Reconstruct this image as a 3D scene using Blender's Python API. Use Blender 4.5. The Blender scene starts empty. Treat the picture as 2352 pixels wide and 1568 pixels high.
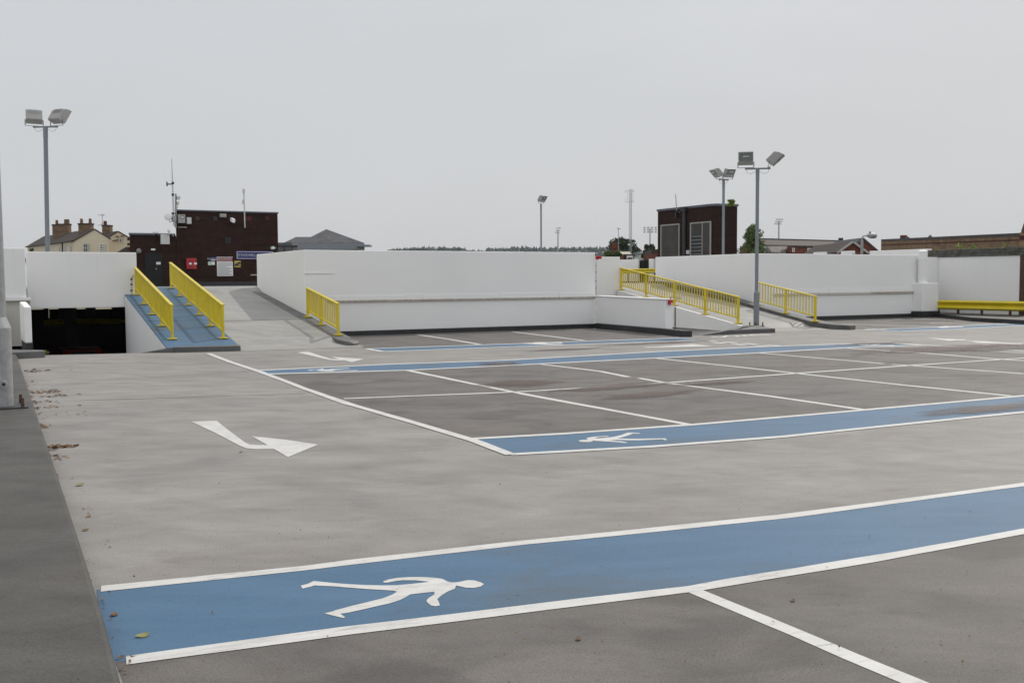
import bpy, bmesh, math, random
from math import sin, cos, pi, radians, sqrt, atan2
from mathutils import Vector, Matrix
from mathutils.geometry import tessellate_polygon
random.seed(7)
sc = bpy.context.scene
COL = sc.collection

# ------------------------------------------------------------------ survey of the place
# World axes follow the car park: X along the painted walkways, Y along the bay lines.
# The camera stands at (0,0,1.7). The functions turn a surveyed sight line into a point
# on a known plane (the deck, a wall at Y, ...), everything is then built there.
FO, PITCH, ROLL, YAW, EYE = 2324.4, .0605, -.0059, .4971, 1.7
F0 = Vector((sin(YAW), cos(YAW), 0)); R0 = Vector((cos(YAW), -sin(YAW), 0)); ZU = Vector((0, 0, 1))
FW = F0*cos(PITCH) - ZU*sin(PITCH); U0 = F0*sin(PITCH) + ZU*cos(PITCH)
RT = R0*cos(ROLL) + U0*sin(ROLL); UP = U0*cos(ROLL) - R0*sin(ROLL)
O = Vector((0, 0, EYE))
def ray(px, py): return FW + RT*((px-1176)/FO) - UP*((py-784)/FO)
def g(px, py, z=0.0):
    d = ray(px, py); return O + d*((z-EYE)/d.z)
def onY(px, py, Y):
    d = ray(px, py); return O + d*(Y/d.y)
def onX(px, py, X):
    d = ray(px, py); return O + d*(X/d.x)
def at(px, py, D): return O + ray(px, py)*D
def zat(px, py, p):
    d = ray(px, py); t = (p.x*F0.x+p.y*F0.y)/(d.x*F0.x+d.y*F0.y); return EYE + d.z*t
def sv(ox, oy, k):            # survey sheet -> sight line
    return lambda x, y: ((ox+x*k)*.677, (oy+y*k)*.677)

# ------------------------------------------------------------------ helpers
class MB:
    def __init__(s): s.v = []; s.f = []
    def add(s, vs, fs):
        n = len(s.v); s.v += [tuple(v) for v in vs]; s.f += [tuple(i+n for i in f) for f in fs]; return s
    def box(s, x0, x1, y0, y1, z0, z1):
        return s.hexa([(x0,y0,z0),(x1,y0,z0),(x1,y1,z0),(x0,y1,z0),(x0,y0,z1),(x1,y0,z1),(x1,y1,z1),(x0,y1,z1)])
    def hexa(s, p):
        return s.add(p, [(0,3,2,1),(4,5,6,7),(0,1,5,4),(1,2,6,5),(2,3,7,6),(3,0,4,7)])
    def obox(s, c, ax, ay, az):      # oriented box: centre and three half axes
        c = Vector(c); ax = Vector(ax); ay = Vector(ay); az = Vector(az)
        return s.hexa([c-ax-ay-az, c+ax-ay-az, c+ax+ay-az, c-ax+ay-az, c-ax-ay+az, c+ax-ay+az, c+ax+ay+az, c-ax+ay+az])
    def bar(s, a, b, w, h, up=(0,0,1)):   # rectangular bar a->b, w across, h along up
        a = Vector(a); b = Vector(b); d = (b-a); L = d.length; d.normalize(); up = Vector(up)
        x = d.cross(up)
        if x.length < 1e-5: x = d.cross(Vector((0,1,0)))
        x.normalize(); u = x.cross(d)
        return s.obox((a+b)/2, d*L/2, x*w/2, u*h/2)
    def prism(s, poly, z0, z1):      # plan polygon, z may be functions of (x,y)
        n = len(poly); f0 = z0 if callable(z0) else (lambda x, y: z0); f1 = z1 if callable(z1) else (lambda x, y: z1)
        vs = [(p[0], p[1], f0(p[0], p[1])) for p in poly] + [(p[0], p[1], f1(p[0], p[1])) for p in poly]
        tri = tessellate_polygon([[Vector((p[0], p[1], 0)) for p in poly]])
        fs = [tuple(t) for t in tri] + [tuple(i+n for i in t) for t in tri] + [(i, (i+1) % n, (i+1) % n+n, i+n) for i in range(n)]
        return s.add(vs, fs)
    def extr(s, poly, vec):          # 3D planar polygon extruded along vec
        n = len(poly); poly = [Vector(p) for p in poly]; vec = Vector(vec)
        tri = tessellate_polygon([poly])
        return s.add(poly + [p+vec for p in poly], [tuple(t) for t in tri] + [tuple(i+n for i in t) for t in tri] + [(i, (i+1) % n, (i+1) % n+n, i+n) for i in range(n)])
    def sheet(s, poly, z):           # flat painted sheet
        tri = tessellate_polygon([[Vector((p[0], p[1], 0)) for p in poly]])
        zz = z if callable(z) else (lambda x, y: z)
        return s.add([(p[0], p[1], zz(p[0], p[1])) for p in poly], [tuple(t) for t in tri])
    def tube(s, a, b, r0, r1=None, n=12, cap=True):
        r1 = r0 if r1 is None else r1; a = Vector(a); b = Vector(b); d = (b-a).normalized()
        x = d.orthogonal().normalized(); y = d.cross(x); vs = []
        for c, r in ((a, r0), (b, r1)): vs += [c + (x*cos(2*pi*i/n) + y*sin(2*pi*i/n))*r for i in range(n)]
        fs = [(i, (i+1) % n, (i+1) % n+n, i+n) for i in range(n)]
        if cap: fs += [tuple(range(n-1, -1, -1)), tuple(range(n, 2*n))]
        return s.add(vs, fs)
    def wire(s, pts, r, n=6):
        for a, b in zip(pts, pts[1:]): s.tube(a, b, r, r, n)
        return s
    def ball(s, c, r, nu=12, nv=7):
        c = Vector(c); r = Vector(r) if hasattr(r, '__len__') else Vector((r, r, r)); vs = []; fs = []
        for j in range(nv+1):
            t = pi*j/nv
            for i in range(nu): vs.append((c.x+r.x*sin(t)*cos(2*pi*i/nu), c.y+r.y*sin(t)*sin(2*pi*i/nu), c.z+r.z*cos(t)))
        for j in range(nv):
            for i in range(nu): fs.append((j*nu+i, (j+1)*nu+i, (j+1)*nu+(i+1) % nu, j*nu+(i+1) % nu))
        return s.add(vs, fs)
    def build(s, name, mat, parent=None, bevel=0, smooth=False):
        me = bpy.data.meshes.new(name); o0 = Vector((0, 0, 0))
        me.from_pydata(s.v, [], s.f); me.validate()
        bm = bmesh.new(); bm.from_mesh(me)
        bmesh.ops.remove_doubles(bm, verts=bm.verts, dist=1e-5) if len(bm.verts) < 4000 else None
        bmesh.ops.recalc_face_normals(bm, faces=bm.faces)
        bm.to_mesh(me); bm.free()
        me.materials.append(mat)
        o = bpy.data.objects.new(name, me); COL.objects.link(o)
        if parent is not None:
            o.parent = parent; me.transform(Matrix.Translation(-wloc(parent)))
        if smooth:
            for p in me.polygons: p.use_smooth = True
            md = o.modifiers.new('split', 'EDGE_SPLIT'); md.split_angle = radians(40)
        if bevel:
            md = o.modifiers.new('bevel', 'BEVEL'); md.width = bevel; md.segments = 2; md.limit_method = 'ANGLE'
        return o
def wloc(o):
    v = Vector(o.location)
    while o.parent: o = o.parent; v += Vector(o.location)
    return v
def tag(o, label=None, cat=None, group=None, kind=None):
    if label: o['label'] = label
    if cat: o['category'] = cat
    if group: o['group'] = group
    if kind: o['kind'] = kind
    return o
def thing(name, loc, label, cat, group=None):
    o = bpy.data.objects.new(name, None); COL.objects.link(o); o.location = loc; o.empty_display_size = .2
    return tag(o, label, cat, group)
def struct(o): o['kind'] = 'structure'; return o
def clone(o, parent, loc=None):
    c = o.copy(); COL.objects.link(c); c.parent = parent
    if loc is not None: c.location = loc
    return c
def clone_tree(root, loc, rz=0, label=None):
    r = root.copy(); COL.objects.link(r); r.location = loc; r.rotation_euler = (0, 0, rz)
    if label: r['label'] = label
    for ch in [x for x in root.children]:
        c = ch.copy(); COL.objects.link(c); c.parent = r
        for gg in [x for x in ch.children]:
            d = gg.copy(); COL.objects.link(d); d.parent = c
    return r

# ------------------------------------------------------------------ materials
def nt(name):
    m = bpy.data.materials.new(name); m.use_nodes = True; t = m.node_tree
    return m, t, t.nodes['Principled BSDF'], t.nodes, t.links
def mapped(N, L, scale=(1, 1, 1), rot=(0, 0, 0)):
    tc = N.new('ShaderNodeNewGeometry'); mp = N.new('ShaderNodeMapping')
    if any(rot): mp.vector_type = 'TEXTURE'; scale = tuple(1/k for k in scale)     # turn first, then stretch
    mp.inputs['Scale'].default_value = scale; mp.inputs['Rotation'].default_value = rot
    L.new(tc.outputs['Position'], mp.inputs['Vector']); return mp.outputs['Vector']
def noise(N, L, vec, sc_, det=4, rough=.6, dist=0):
    n = N.new('ShaderNodeTexNoise'); n.inputs['Scale'].default_value = sc_; n.inputs['Detail'].default_value = det
    n.inputs['Roughness'].default_value = rough; n.inputs['Distortion'].default_value = dist
    L.new(vec, n.inputs['Vector']); return n.outputs['Fac']
def ramp(N, L, fac, stops):
    r = N.new('ShaderNodeValToRGB'); e = r.color_ramp.elements
    e[0].position, e[0].color = stops[0][0], (*stops[0][1], 1) if hasattr(stops[0][1], '__len__') else (*(stops[0][1],)*3, 1)
    e[1].position, e[1].color = stops[-1][0], (*stops[-1][1], 1) if hasattr(stops[-1][1], '__len__') else (*(stops[-1][1],)*3, 1)
    for p, c in stops[1:-1]:
        x = e.new(p); x.color = (*c, 1) if hasattr(c, '__len__') else (c, c, c, 1)
    L.new(fac, r.inputs['Fac']); return r.outputs['Color']
def mix(N, L, a, b, fac, mode='MIX'):
    m = N.new('ShaderNodeMix'); m.data_type = 'RGBA'; m.blend_type = mode
    for i, v in ((6, a), (7, b)):
        if hasattr(v, 'is_linked'): L.new(v, m.inputs[i])
        else: m.inputs[i].default_value = (*v, 1) if hasattr(v, '__len__') else (v, v, v, 1)
    if hasattr(fac, 'is_linked'): L.new(fac, m.inputs[0])
    else: m.inputs[0].default_value = fac
    return m.outputs[2]
def bump(N, L, B, h, strength=.3, dist=.01):
    b = N.new('ShaderNodeBump'); b.inputs['Strength'].default_value = strength; b.inputs['Distance'].default_value = dist
    L.new(h, b.inputs['Height']); L.new(b.outputs['Normal'], B.inputs['Normal'])
def simple(name, col, rough=.6, metal=0, var=.15, vs=3, spec=.5):
    m, t, B, N, L = nt(name); v = mapped(N, L)
    f = noise(N, L, v, vs, 5)
    L.new(ramp(N, L, f, [(.3, tuple(c*(1-var) for c in col)), (.7, tuple(min(1, c*(1+var)) for c in col))]), B.inputs['Base Color'])
    B.inputs['Roughness'].default_value = rough; B.inputs['Metallic'].default_value = metal; B.inputs['Specular IOR Level'].default_value = spec
    return m
def deck_mat(name, dark, light, brown=0.25, patch=.25):
    m, t, B, N, L = nt(name)
    big = noise(N, L, mapped(N, L, (.22, .35, 1), (0, 0, .1)), 1.0, 5, .6, .4)
    streak = noise(N, L, mapped(N, L, (.62, 1.35, 1), (0, 0, -.42)), 1.4, 8, .66, .7)
    fine_s = noise(N, L, mapped(N, L, (1.0, 3.4, 1), (0, 0, -.55)), 1.5, 7, .72, .6)
    streak2 = noise(N, L, mapped(N, L, (2.2, .5, 1), (0, 0, .5)), 1.3, 4, .6, .3)
    c = ramp(N, L, streak, [(.28, dark), (.5, tuple((a+b)/2 for a, b in zip(dark, light))), (.72, light)])
    c = mix(N, L, c, ramp(N, L, big, [(.3, .72), (.52, 1.0), (.75, 1.10)]), .6, 'MULTIPLY')
    c = mix(N, L, c, ramp(N, L, streak2, [(.32, .86), (.6, 1.03)]), .6, 'MULTIPLY')
    c = mix(N, L, c, tuple(k*.62 for k in dark[:1])+tuple(k*.56 for k in dark[1:2])+tuple(k*.52 for k in dark[2:]), ramp(N, L, fine_s, [(.55, 0), (.76, .34)]))
    md = noise(N, L, mapped(N, L, (1.0, 1.25, 1), (0, 0, -.4)), 1.1, 4, .55, .7)
    c = mix(N, L, c, ramp(N, L, md, [(.36, .70), (.52, 1.0), (.7, 1.08)]), patch, 'MULTIPLY')
    # brownish soiled patches
    pt = noise(N, L, mapped(N, L, (.45, .6, 1), (0, 0, .3)), 1.0, 6, .7, .8)
    c = mix(N, L, c, (.17, .125, .10), ramp(N, L, pt, [(.58, 0), (.72, brown)]))
    fn = noise(N, L, mapped(N, L), 95, 3, .7)
    c = mix(N, L, c, ramp(N, L, fn, [(.3, .68), (.5, 1), (.7, 1.28)]), .9, 'MULTIPLY')
    sp = noise(N, L, mapped(N, L), 38, 1, .5)
    c = mix(N, L, c, (.035, .03, .025), ramp(N, L, sp, [(.735, 0), (.76, .8)]))
    L.new(c, B.inputs['Base Color'])
    L.new(ramp(N, L, big, [(.3, .50), (.7, .72)]), B.inputs['Roughness'])
    B.inputs['Specular IOR Level'].default_value = .2
    bump(N, L, B, fn, .25, .006)
    return m
M = {}
M['lane'] = deck_mat('lane_coating', (.222, .208, .194), (.308, .294, .279), .40, .35)
M['bay'] = deck_mat('bay_coating', (.110, .100, .093), (.166, .152, .141), .45, .85)
M['path'] = deck_mat('kerb_path_coating', (.062, .060, .055), (.108, .104, .096), .15, .5)
M['rampc'] = deck_mat('ramp_coating', (.29, .285, .27), (.36, .35, .335), .12)
M['upper'] = deck_mat('upper_coating', (.33, .325, .31), (.42, .41, .40), .1)
def blue_mat(name, a, b):
    m, t, B, N, L = nt(name)
    s1 = noise(N, L, mapped(N, L, (.5, 1.9, 1), (0, 0, -.4)), 1.5, 6, .65, .4)
    c = ramp(N, L, s1, [(.3, a), (.7, b)])
    bl = noise(N, L, mapped(N, L, (.4, .6, 1)), 1.2, 5, .65, .6)
    c = mix(N, L, c, (.075, .088, .092), ramp(N, L, bl, [(.50, 0), (.70, .6)]))
    bd = noise(N, L, mapped(N, L, (1.3, 2.2, 1), (0, 0, -.4)), 1.6, 6, .7, .8)
    c = mix(N, L, c, (.10, .085, .07), ramp(N, L, bd, [(.64, 0), (.76, .5)]))
    fn = noise(N, L, mapped(N, L), 90, 3, .7)
    c = mix(N, L, c, ramp(N, L, fn, [(.3, .82), (.7, 1.15)]), .75, 'MULTIPLY')
    sp = noise(N, L, mapped(N, L), 30, 1, .5)
    c = mix(N, L, c, (.03, .03, .03), ramp(N, L, sp, [(.74, 0), (.765, .7)]))
    L.new(c, B.inputs['Base Color']); B.inputs['Roughness'].default_value = .6; B.inputs['Specular IOR Level'].default_value = .32
    bump(N, L, B, fn, .22, .005)
    return m
M['blue'] = blue_mat('blue_walkway_coating', (.050, .117, .200), (.074, .150, .245))
def paint_mat(name):
    m, t, B, N, L = nt(name)
    d = noise(N, L, mapped(N, L, (1, 1, 1)), 4, 6, .7)
    c = ramp(N, L, d, [(.3, (.50, .49, .465)), (.6, (.595, .585, .565))])
    w = noise(N, L, mapped(N, L, (2.0, 18, 1), (0, 0, -.09)), 1.6, 8, .75, .6)
    zone = noise(N, L, mapped(N, L), .9, 2, .5)
    wz = N.new('ShaderNodeMath'); wz.operation = 'MULTIPLY_ADD'; wz.inputs[1].default_value = .35
    L.new(zone, wz.inputs[0]); L.new(w, wz.inputs[2])
    c = mix(N, L, c, (.30, .285, .27), ramp(N, L, wz.outputs[0], [(.72, 0), (.84, .75)]))
    fn = noise(N, L, mapped(N, L), 110, 3, .7)
    c = mix(N, L, c, ramp(N, L, fn, [(.3, .90), (.6, 1.03)]), .6, 'MULTIPLY')
    L.new(c, B.inputs['Base Color']); B.inputs['Roughness'].default_value = .6
    bump(N, L, B, fn, .2, .004)
    return m
M['white_line'] = paint_mat('white_line_paint')
def wall_mat(name, base):
    m, t, B, N, L = nt(name)
    v = mapped(N, L); big = noise(N, L, mapped(N, L, (.5, .5, .7)), .8, 5, .6)
    c = ramp(N, L, big, [(.3, tuple(x*.95 for x in base)), (.7, base)])
    # drip streaks, vertical
    dr = noise(N, L, mapped(N, L, (5, 5, .25)), 1.0, 5, .65)
    c = mix(N, L, c, tuple(x*.84 for x in base), ramp(N, L, dr, [(.60, 0), (.8, .6)]))
    st = noise(N, L, mapped(N, L, (1, 1, 1.6)), 2.0, 8, .75)
    c = mix(N, L, c, (.42, .38, .32), ramp(N, L, st, [(.70, 0), (.82, .35)]))
    fn = noise(N, L, v, 60, 4, .7)
    c = mix(N, L, c, ramp(N, L, fn, [(.3, .96), (.6, 1.02)]), .8, 'MULTIPLY')
    L.new(c, B.inputs['Base Color']); B.inputs['Roughness'].default_value = .75; B.inputs['Specular IOR Level'].default_value = .25
    med = noise(N, L, mapped(N, L, (.35, .35, 2.2)), 1.8, 4, .55)
    bump(N, L, B, mix(N, L, fn, med, .6), .22, .03)
    return m
M['white_wall'] = wall_mat('white_masonry_paint', (.86, .855, .845))
M['stained_white'] = wall_mat('stained_white_paint', (.60, .58, .53))
M['coping'] = simple('weathered_concrete', (.40, .37, .30), .85, 0, .35, 9)
M['darkcoping'] = simple('lichened_concrete', (.085, .085, .072), .9, 0, .6, 4)
M['black'] = simple('bitumen_black', (.022, .023, .024), .55, 0, .4, 5)
M['kerb'] = simple('dark_kerb_coating', (.085, .085, .083), .6, 0, .3, 2.5)
M['kerbtop'] = simple('grey_kerb_coating', (.105, .104, .10), .55, 0, .3, 2.5)
M['yellow'] = simple('yellow_gloss_paint', (.63, .49, .012), .42, 0, .10, 2)
M['galv'] = simple('galvanised_steel', (.34, .345, .345), .5, .35, .16, 14)
M['bluegrey'] = simple('grey_painted_steel', (.20, .225, .25), .5, .2, .1, 6)
M['lampbody'] = simple('floodlight_grey', (.31, .31, .295), .5, .1, .08, 9)
M['slatmetal'] = simple('dull_slat_metal', (.105, .098, .09), .6, .2, .25, 1.5)
M['dark'] = simple('dark_metal', (.03, .03, .032), .5, .3, .2, 6)
M['blackvoid'] = simple('near_black', (.006, .006, .007), .8, 0, .2, 4)
M['rust'] = simple('rusty_steel', (.09, .05, .035), .75, .2, .4, 18)
M['white'] = simple('white_plastic', (.74, .74, .73), .45, 0, .05, 5)
M['offwhite'] = simple('dull_white', (.52, .53, .52), .55, 0, .08, 7)
M['red'] = simple('red_plastic', (.40, .012, .015), .4, 0, .06, 5)
M['redcar'] = simple('red_car_paint', (.20, .012, .010), .3, 0, .05, 3)
M['darkred'] = simple('sign_dark_red', (.24, .02, .03), .5, 0, .05, 5)
M['navy'] = simple('sign_navy', (.012, .016, .13), .5, 0, .08, 5)
M['signyellow'] = simple('sign_ochre', (.50, .38, .10), .5, 0, .08, 9)
M['green'] = simple('sign_green', (.03, .20, .09), .5, 0, .08, 5)
M['textgrey'] = simple('print_grey', (.30, .30, .31), .6, 0, .1, 9)
M['ceil'] = simple('slab_concrete', (.20, .195, .19), .85, 0, .2, 2)
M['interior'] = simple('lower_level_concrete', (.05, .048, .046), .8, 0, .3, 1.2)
def brick(name, c1, c2, mortar, scale=1.0, rough=.85, bw=.225, rh=.075):
    m, t, B, N, L = nt(name)
    gm = N.new('ShaderNodeNewGeometry'); sx = N.new('ShaderNodeSeparateXYZ'); L.new(gm.outputs['Position'], sx.inputs[0])
    ad = N.new('ShaderNodeMath'); ad.operation = 'ADD'; L.new(sx.outputs[0], ad.inputs[0]); L.new(sx.outputs[1], ad.inputs[1])
    cb = N.new('ShaderNodeCombineXYZ'); L.new(ad.outputs[0], cb.inputs[0]); L.new(sx.outputs[2], cb.inputs[1])
    b = N.new('ShaderNodeTexBrick'); L.new(cb.outputs[0], b.inputs['Vector'])
    b.inputs['Scale'].default_value = scale; b.inputs['Brick Width'].default_value = bw; b.inputs['Row Height'].default_value = rh
    b.inputs['Mortar Size'].default_value = .007; b.inputs['Bias'].default_value = -.15
    b.inputs['Color1'].default_value = (*c1, 1); b.inputs['Color2'].default_value = (*c2, 1); b.inputs['Mortar'].default_value = (*mortar, 1)
    f = noise(N, L, mapped(N, L, (1, 1, 2.5)), 1.1, 6, .7)
    c = mix(N, L, b.outputs['Color'], ramp(N, L, f, [(.3, .55), (.7, 1.35)]), .9, 'MULTIPLY')
    L.new(c, B.inputs['Base Color']); B.inputs['Roughness'].default_value = rough; B.inputs['Specular IOR Level'].default_value = .2
    return m
M['brick'] = brick('dark_engineering_brick', (.024, .011, .0085), (.040, .0145, .010), (.022, .016, .014))
M['buff'] = brick('buff_brick', (.20, .13, .075), (.26, .17, .10), (.22, .17, .12))
M['bandbrick'] = brick('red_band_brick', (.085, .025, .02), (.11, .03, .022), (.09, .05, .04))
M['redbrick'] = brick('red_brick', (.14, .042, .026), (.19, .055, .035), (.13, .08, .06))
M['cream'] = wall_mat('cream_paint', (.60, .53, .40)) or brick('cream_painted_brick', (.56, .49, .37), (.60, .525, .40), (.50, .43, .33))
M['stackbrick'] = brick('chimney_brick', (.17, .11, .065), (.23, .15, .09), (.15, .11, .08))
M['slate'] = brick('roof_slate', (.055, .042, .035), (.075, .055, .045), (.03, .026, .022), 1, .7, .3, .2)
M['greyslate'] = brick('grey_roof_slate', (.085, .086, .094), (.10, .10, .108), (.06, .06, .066), 1, .7, .3, .22)
M['palebld'] = simple('pale_render', (.40, .40, .39), .8)
M['paleroof'] = simple('pale_roof_sheet', (.55, .50, .46), .7)
M['glass'] = simple('window_glass', (.04, .045, .05), .12, 0, .2, 2, .8)
M['lens'] = simple('floodlight_glass', (.16, .19, .19), .12, .1, .35, 18, .8)
M['trim'] = simple('roof_edge_metal', (.11, .125, .15), .5, .3, .1, 4)
def leaf(name, a, b, s=1.2):
    m, t, B, N, L = nt(name)
    f = noise(N, L, mapped(N, L), s, 3, .6)
    L.new(ramp(N, L, f, [(.35, a), (.65, b)]), B.inputs['Base Color']); B.inputs['Roughness'].default_value = .6
    B.inputs['Specular IOR Level'].default_value = .25
    return m
M['leaf'] = leaf('green_leaves', (.045, .075, .022), (.12, .17, .045), .9)
M['leaflight'] = leaf('light_green_leaves', (.065, .105, .028), (.15, .20, .05), .9)  # leaf green in a lighter tone
M['leafdark'] = leaf('dark_leaves', (.018, .034, .016), (.045, .07, .03), .6)
M['leafyel'] = leaf('yellow_green_leaves', (.11, .15, .03), (.24, .28, .06), 2.5)
M['forest'] = leaf('far_forest', (.028, .045, .045), (.05, .072, .062), .03)
M['hill'] = leaf('far_hillside', (.05, .07, .05), (.07, .09, .06), .01)
M['bark'] = simple('bark', (.07, .055, .04), .9, 0, .3, 8)
M['deadleaf'] = leaf('dead_leaves', (.09, .045, .018), (.23, .13, .055), 9)
M['greenleaf'] = leaf('fallen_green_leaf', (.16, .16, .05), (.26, .24, .09), 20)
M['town'] = simple('town_ground', (.20, .19, .16), .9, 0, .35, .05)

# ------------------------------------------------------------------ camera, sky, sun
cam = bpy.data.cameras.new('camera'); co = bpy.data.objects.new('camera', cam); COL.objects.link(co)
cam.sensor_width = 36; cam.lens = FO/2352*36; cam.clip_end = 9000; cam.clip_start = .05
mw = Matrix((RT, UP, -FW)).transposed().to_4x4(); mw.translation = O; co.matrix_world = mw
sc.camera = co
SUN = Vector((.9, .45, 1.02)).normalized()
w = bpy.data.worlds.new('World'); sc.world = w; w.use_nodes = True
N, L = w.node_tree.nodes, w.node_tree.links; bg = N['Background']
sky = N.new('ShaderNodeTexSky'); sky.sky_type = 'NISHITA'; sky.sun_disc = False
sky.sun_elevation = math.asin(SUN.z); sky.sun_rotation = atan2(SUN.x, SUN.y); sky.dust_density = 4; sky.air_density = 1.2; sky.ozone_density = 1
hz = N.new('ShaderNodeMix'); hz.data_type = 'RGBA'; hz.inputs[0].default_value = .94     # milky overcast veil over the blue
L.new(sky.outputs[0], hz.inputs[6]); tcw = N.new('ShaderNodeTexCoord'); sxyz = N.new('ShaderNodeSeparateXYZ'); L.new(tcw.outputs['Generated'], sxyz.inputs[0])
zr_ = ramp(N, L, sxyz.outputs[2], [(0, (.620, .634, .652)), (.10, (.622, .638, .660)), (.30, (.65, .665, .687)), (1, (.95, .97, 1.0))])
cl = N.new('ShaderNodeMapping'); cl.inputs['Scale'].default_value = (1.2, 1.2, 4.5); L.new(tcw.outputs['Generated'], cl.inputs[0])
zr_ = mix(N, L, zr_, ramp(N, L, noise(N, L, cl.outputs[0], 1.6, 5, .55, .4), [(.3, .965), (.7, 1.03)]), 1.0, 'MULTIPLY')
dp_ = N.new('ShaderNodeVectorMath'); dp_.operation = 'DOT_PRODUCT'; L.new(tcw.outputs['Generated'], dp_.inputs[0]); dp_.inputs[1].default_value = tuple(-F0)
zr_ = mix(N, L, zr_, ramp(N, L, dp_.outputs['Value'], [(0, 1.0), (1, 1.33)]), 1.0, 'MULTIPLY')     # sky boosted behind the camera, added to lift the shaded walls
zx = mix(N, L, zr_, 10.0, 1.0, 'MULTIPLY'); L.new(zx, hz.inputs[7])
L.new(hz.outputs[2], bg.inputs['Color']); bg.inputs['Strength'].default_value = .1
sun = bpy.data.lights.new('sun', 'SUN'); sun.energy = 2.0; sun.angle = radians(.8); sun.color = (1, .95, .87)
so = bpy.data.objects.new('sun', sun); COL.objects.link(so); so.rotation_euler = (-SUN).to_track_quat('-Z', 'Y').to_euler()
sc.view_settings.view_transform = 'Standard'; sc.view_settings.look = 'None'; sc.view_settings.exposure = 0; sc.view_settings.gamma = 1
sc.cycles.max_bounces = 8

# ------------------------------------------------------------------ deck levels
def zwalk(Y): return .14 + .131*(Y-25.6)
def zup(Y): return 1.53 - .0034*(Y-36)
def ease(Y, y0, y1, z1):                   # vehicle ramp profile from 0 at y0 to z1 at y1
    t = max(0, min(1, (Y-y0)/(y1-y0))); s = z1*t
    a = .06
    if t < a*2: s = z1*(t*t/(4*a))
    if t > 1-a*2: u = 1-t; s = z1*(1-u*u/(4*a))
    return s
CL0 = (1.25, 26.25); CL1 = (4.2, 25.55)     # crest of the left way down
CR0 = (19.25, 24.0); CR1 = (21.85, 24.35)   # crest of the right way down
deck = MB()
deck.sheet([(-4, -14), (70, -14), (70, 23.5), (21.95, 23.5), (CR1[0]+.1, CR1[1]), CR1, CR0, (CR0[0], 30.3), (4.52, 30.3), (4.36, CL1[1]), CL1, CL0, (1.05, 26.25), (1.05, 30.6), (-4, 30.6)], 0)
deck.sheet([(21.95, 23.5), (70, 23.5), (70, 30.5), (21.95, 30.5)], 0)
deck_o = struct(deck.build('deck', M['lane']))
low = MB()
low.add([(CL0[0], CL0[1], -.001), (CL1[0], CL1[1], -.001), (4.3, 41, -2.2), (1.0, 41, -2.2)], [(0, 1, 2, 3)])
low.add([(CR0[0], CR0[1], -.001), (CR1[0], CR1[1], -.001), (22.4, 39, -2.2), (19.9, 39, -2.2)], [(0, 1, 2, 3)])
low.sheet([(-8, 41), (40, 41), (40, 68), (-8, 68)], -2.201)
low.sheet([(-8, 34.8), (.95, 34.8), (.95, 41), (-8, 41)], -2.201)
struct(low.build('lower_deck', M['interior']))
def updeck(cells, name, mat):
    b = MB()
    for x0, x1, y0, y1 in cells:
        b.prism([(x0, y0), (x1, y0), (x1, y1), (x0, y1)], .98, lambda x, y: zup(y))
    return struct(b.build(name, mat))
updeck([(9.42, 19.6, 30.3, 36.6), (19.6, 19.75, 30.4, 36.6), (27.5, 40.9, 30.6, 36.6), (-8, 4.6, 34.8, 36.6), (19.75, 22.7, 33.5, 36.6), (-8, 40.9, 36.6, 68)], 'upper_deck', M['upper'])
# vehicle ramps
def ramp_mesh(xl, xr, y0, y1, z1, n=40):
    b = MB(); vs = []; fs = []
    for i in range(n+1):
        Y = y0+(y1-y0)*i/n; z = ease(Y, y0, y1, z1) + .004
        vs += [(xl(Y), Y, z), (xr(Y), Y, z)]
    for i in range(n): fs.append((2*i, 2*i+1, 2*i+3, 2*i+2))
    return b.add(vs, fs)
lx = lambda Y: 6.0 + .042*(Y-25.4)
ramp_a = struct(ramp_mesh(lx, lambda Y: 9.17, 24.9, 36.6, 1.53).build('vehicle_ramp', M['rampc']))
rxl = lambda Y: 21.95 + .105*(Y-24.5)
rxr = lambda Y: 25.45 + .2*(Y-25.3) if Y < 31 else 26.6 + .1*(Y-31)
ramp_b = struct(ramp_mesh(rxl, rxr, 24.2, 36.9, 1.53).build('vehicle_ramp', M['rampc']))
b = MB(); vs = []; fs = []
for i in range(25):
    Y = 24.75+.36*i; z = .172+.131*(Y-24.7); vs += [(rxl(Y)-.03, Y, z), (rxl(Y)+.26, Y, z), (rxl(Y)+.26, Y, z-.4), (rxl(Y)-.03, Y, z-.4)]
for i in range(24): fs += [(4*i, 4*i+1, 4*i+5, 4*i+4), (4*i+1, 4*i+2, 4*i+6, 4*i+5)]
fs += [(0, 3, 2, 1)]
struct(b.add(vs, fs).build('kerb', M['rampc']))
# expansion joints across the ramps
for rp, f, xl, xr, Y, y0, y1 in ((ramp_a, 0, 6.2, 8.75, 29.3, 24.9, 36.6), (ramp_b, 0, 22.4, 26.1, 29.2, 24.2, 36.9)):
    z = ease(Y, y0, y1, 1.53)+.008
    MB().add([(xl, Y-.02, z), (xr, Y+.02, z), (xr, Y+.05, z+.003), (xl, Y+.01, z+.003)], [(0, 1, 2, 3)]).build('expansion_joint', M['black'], rp)
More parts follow.
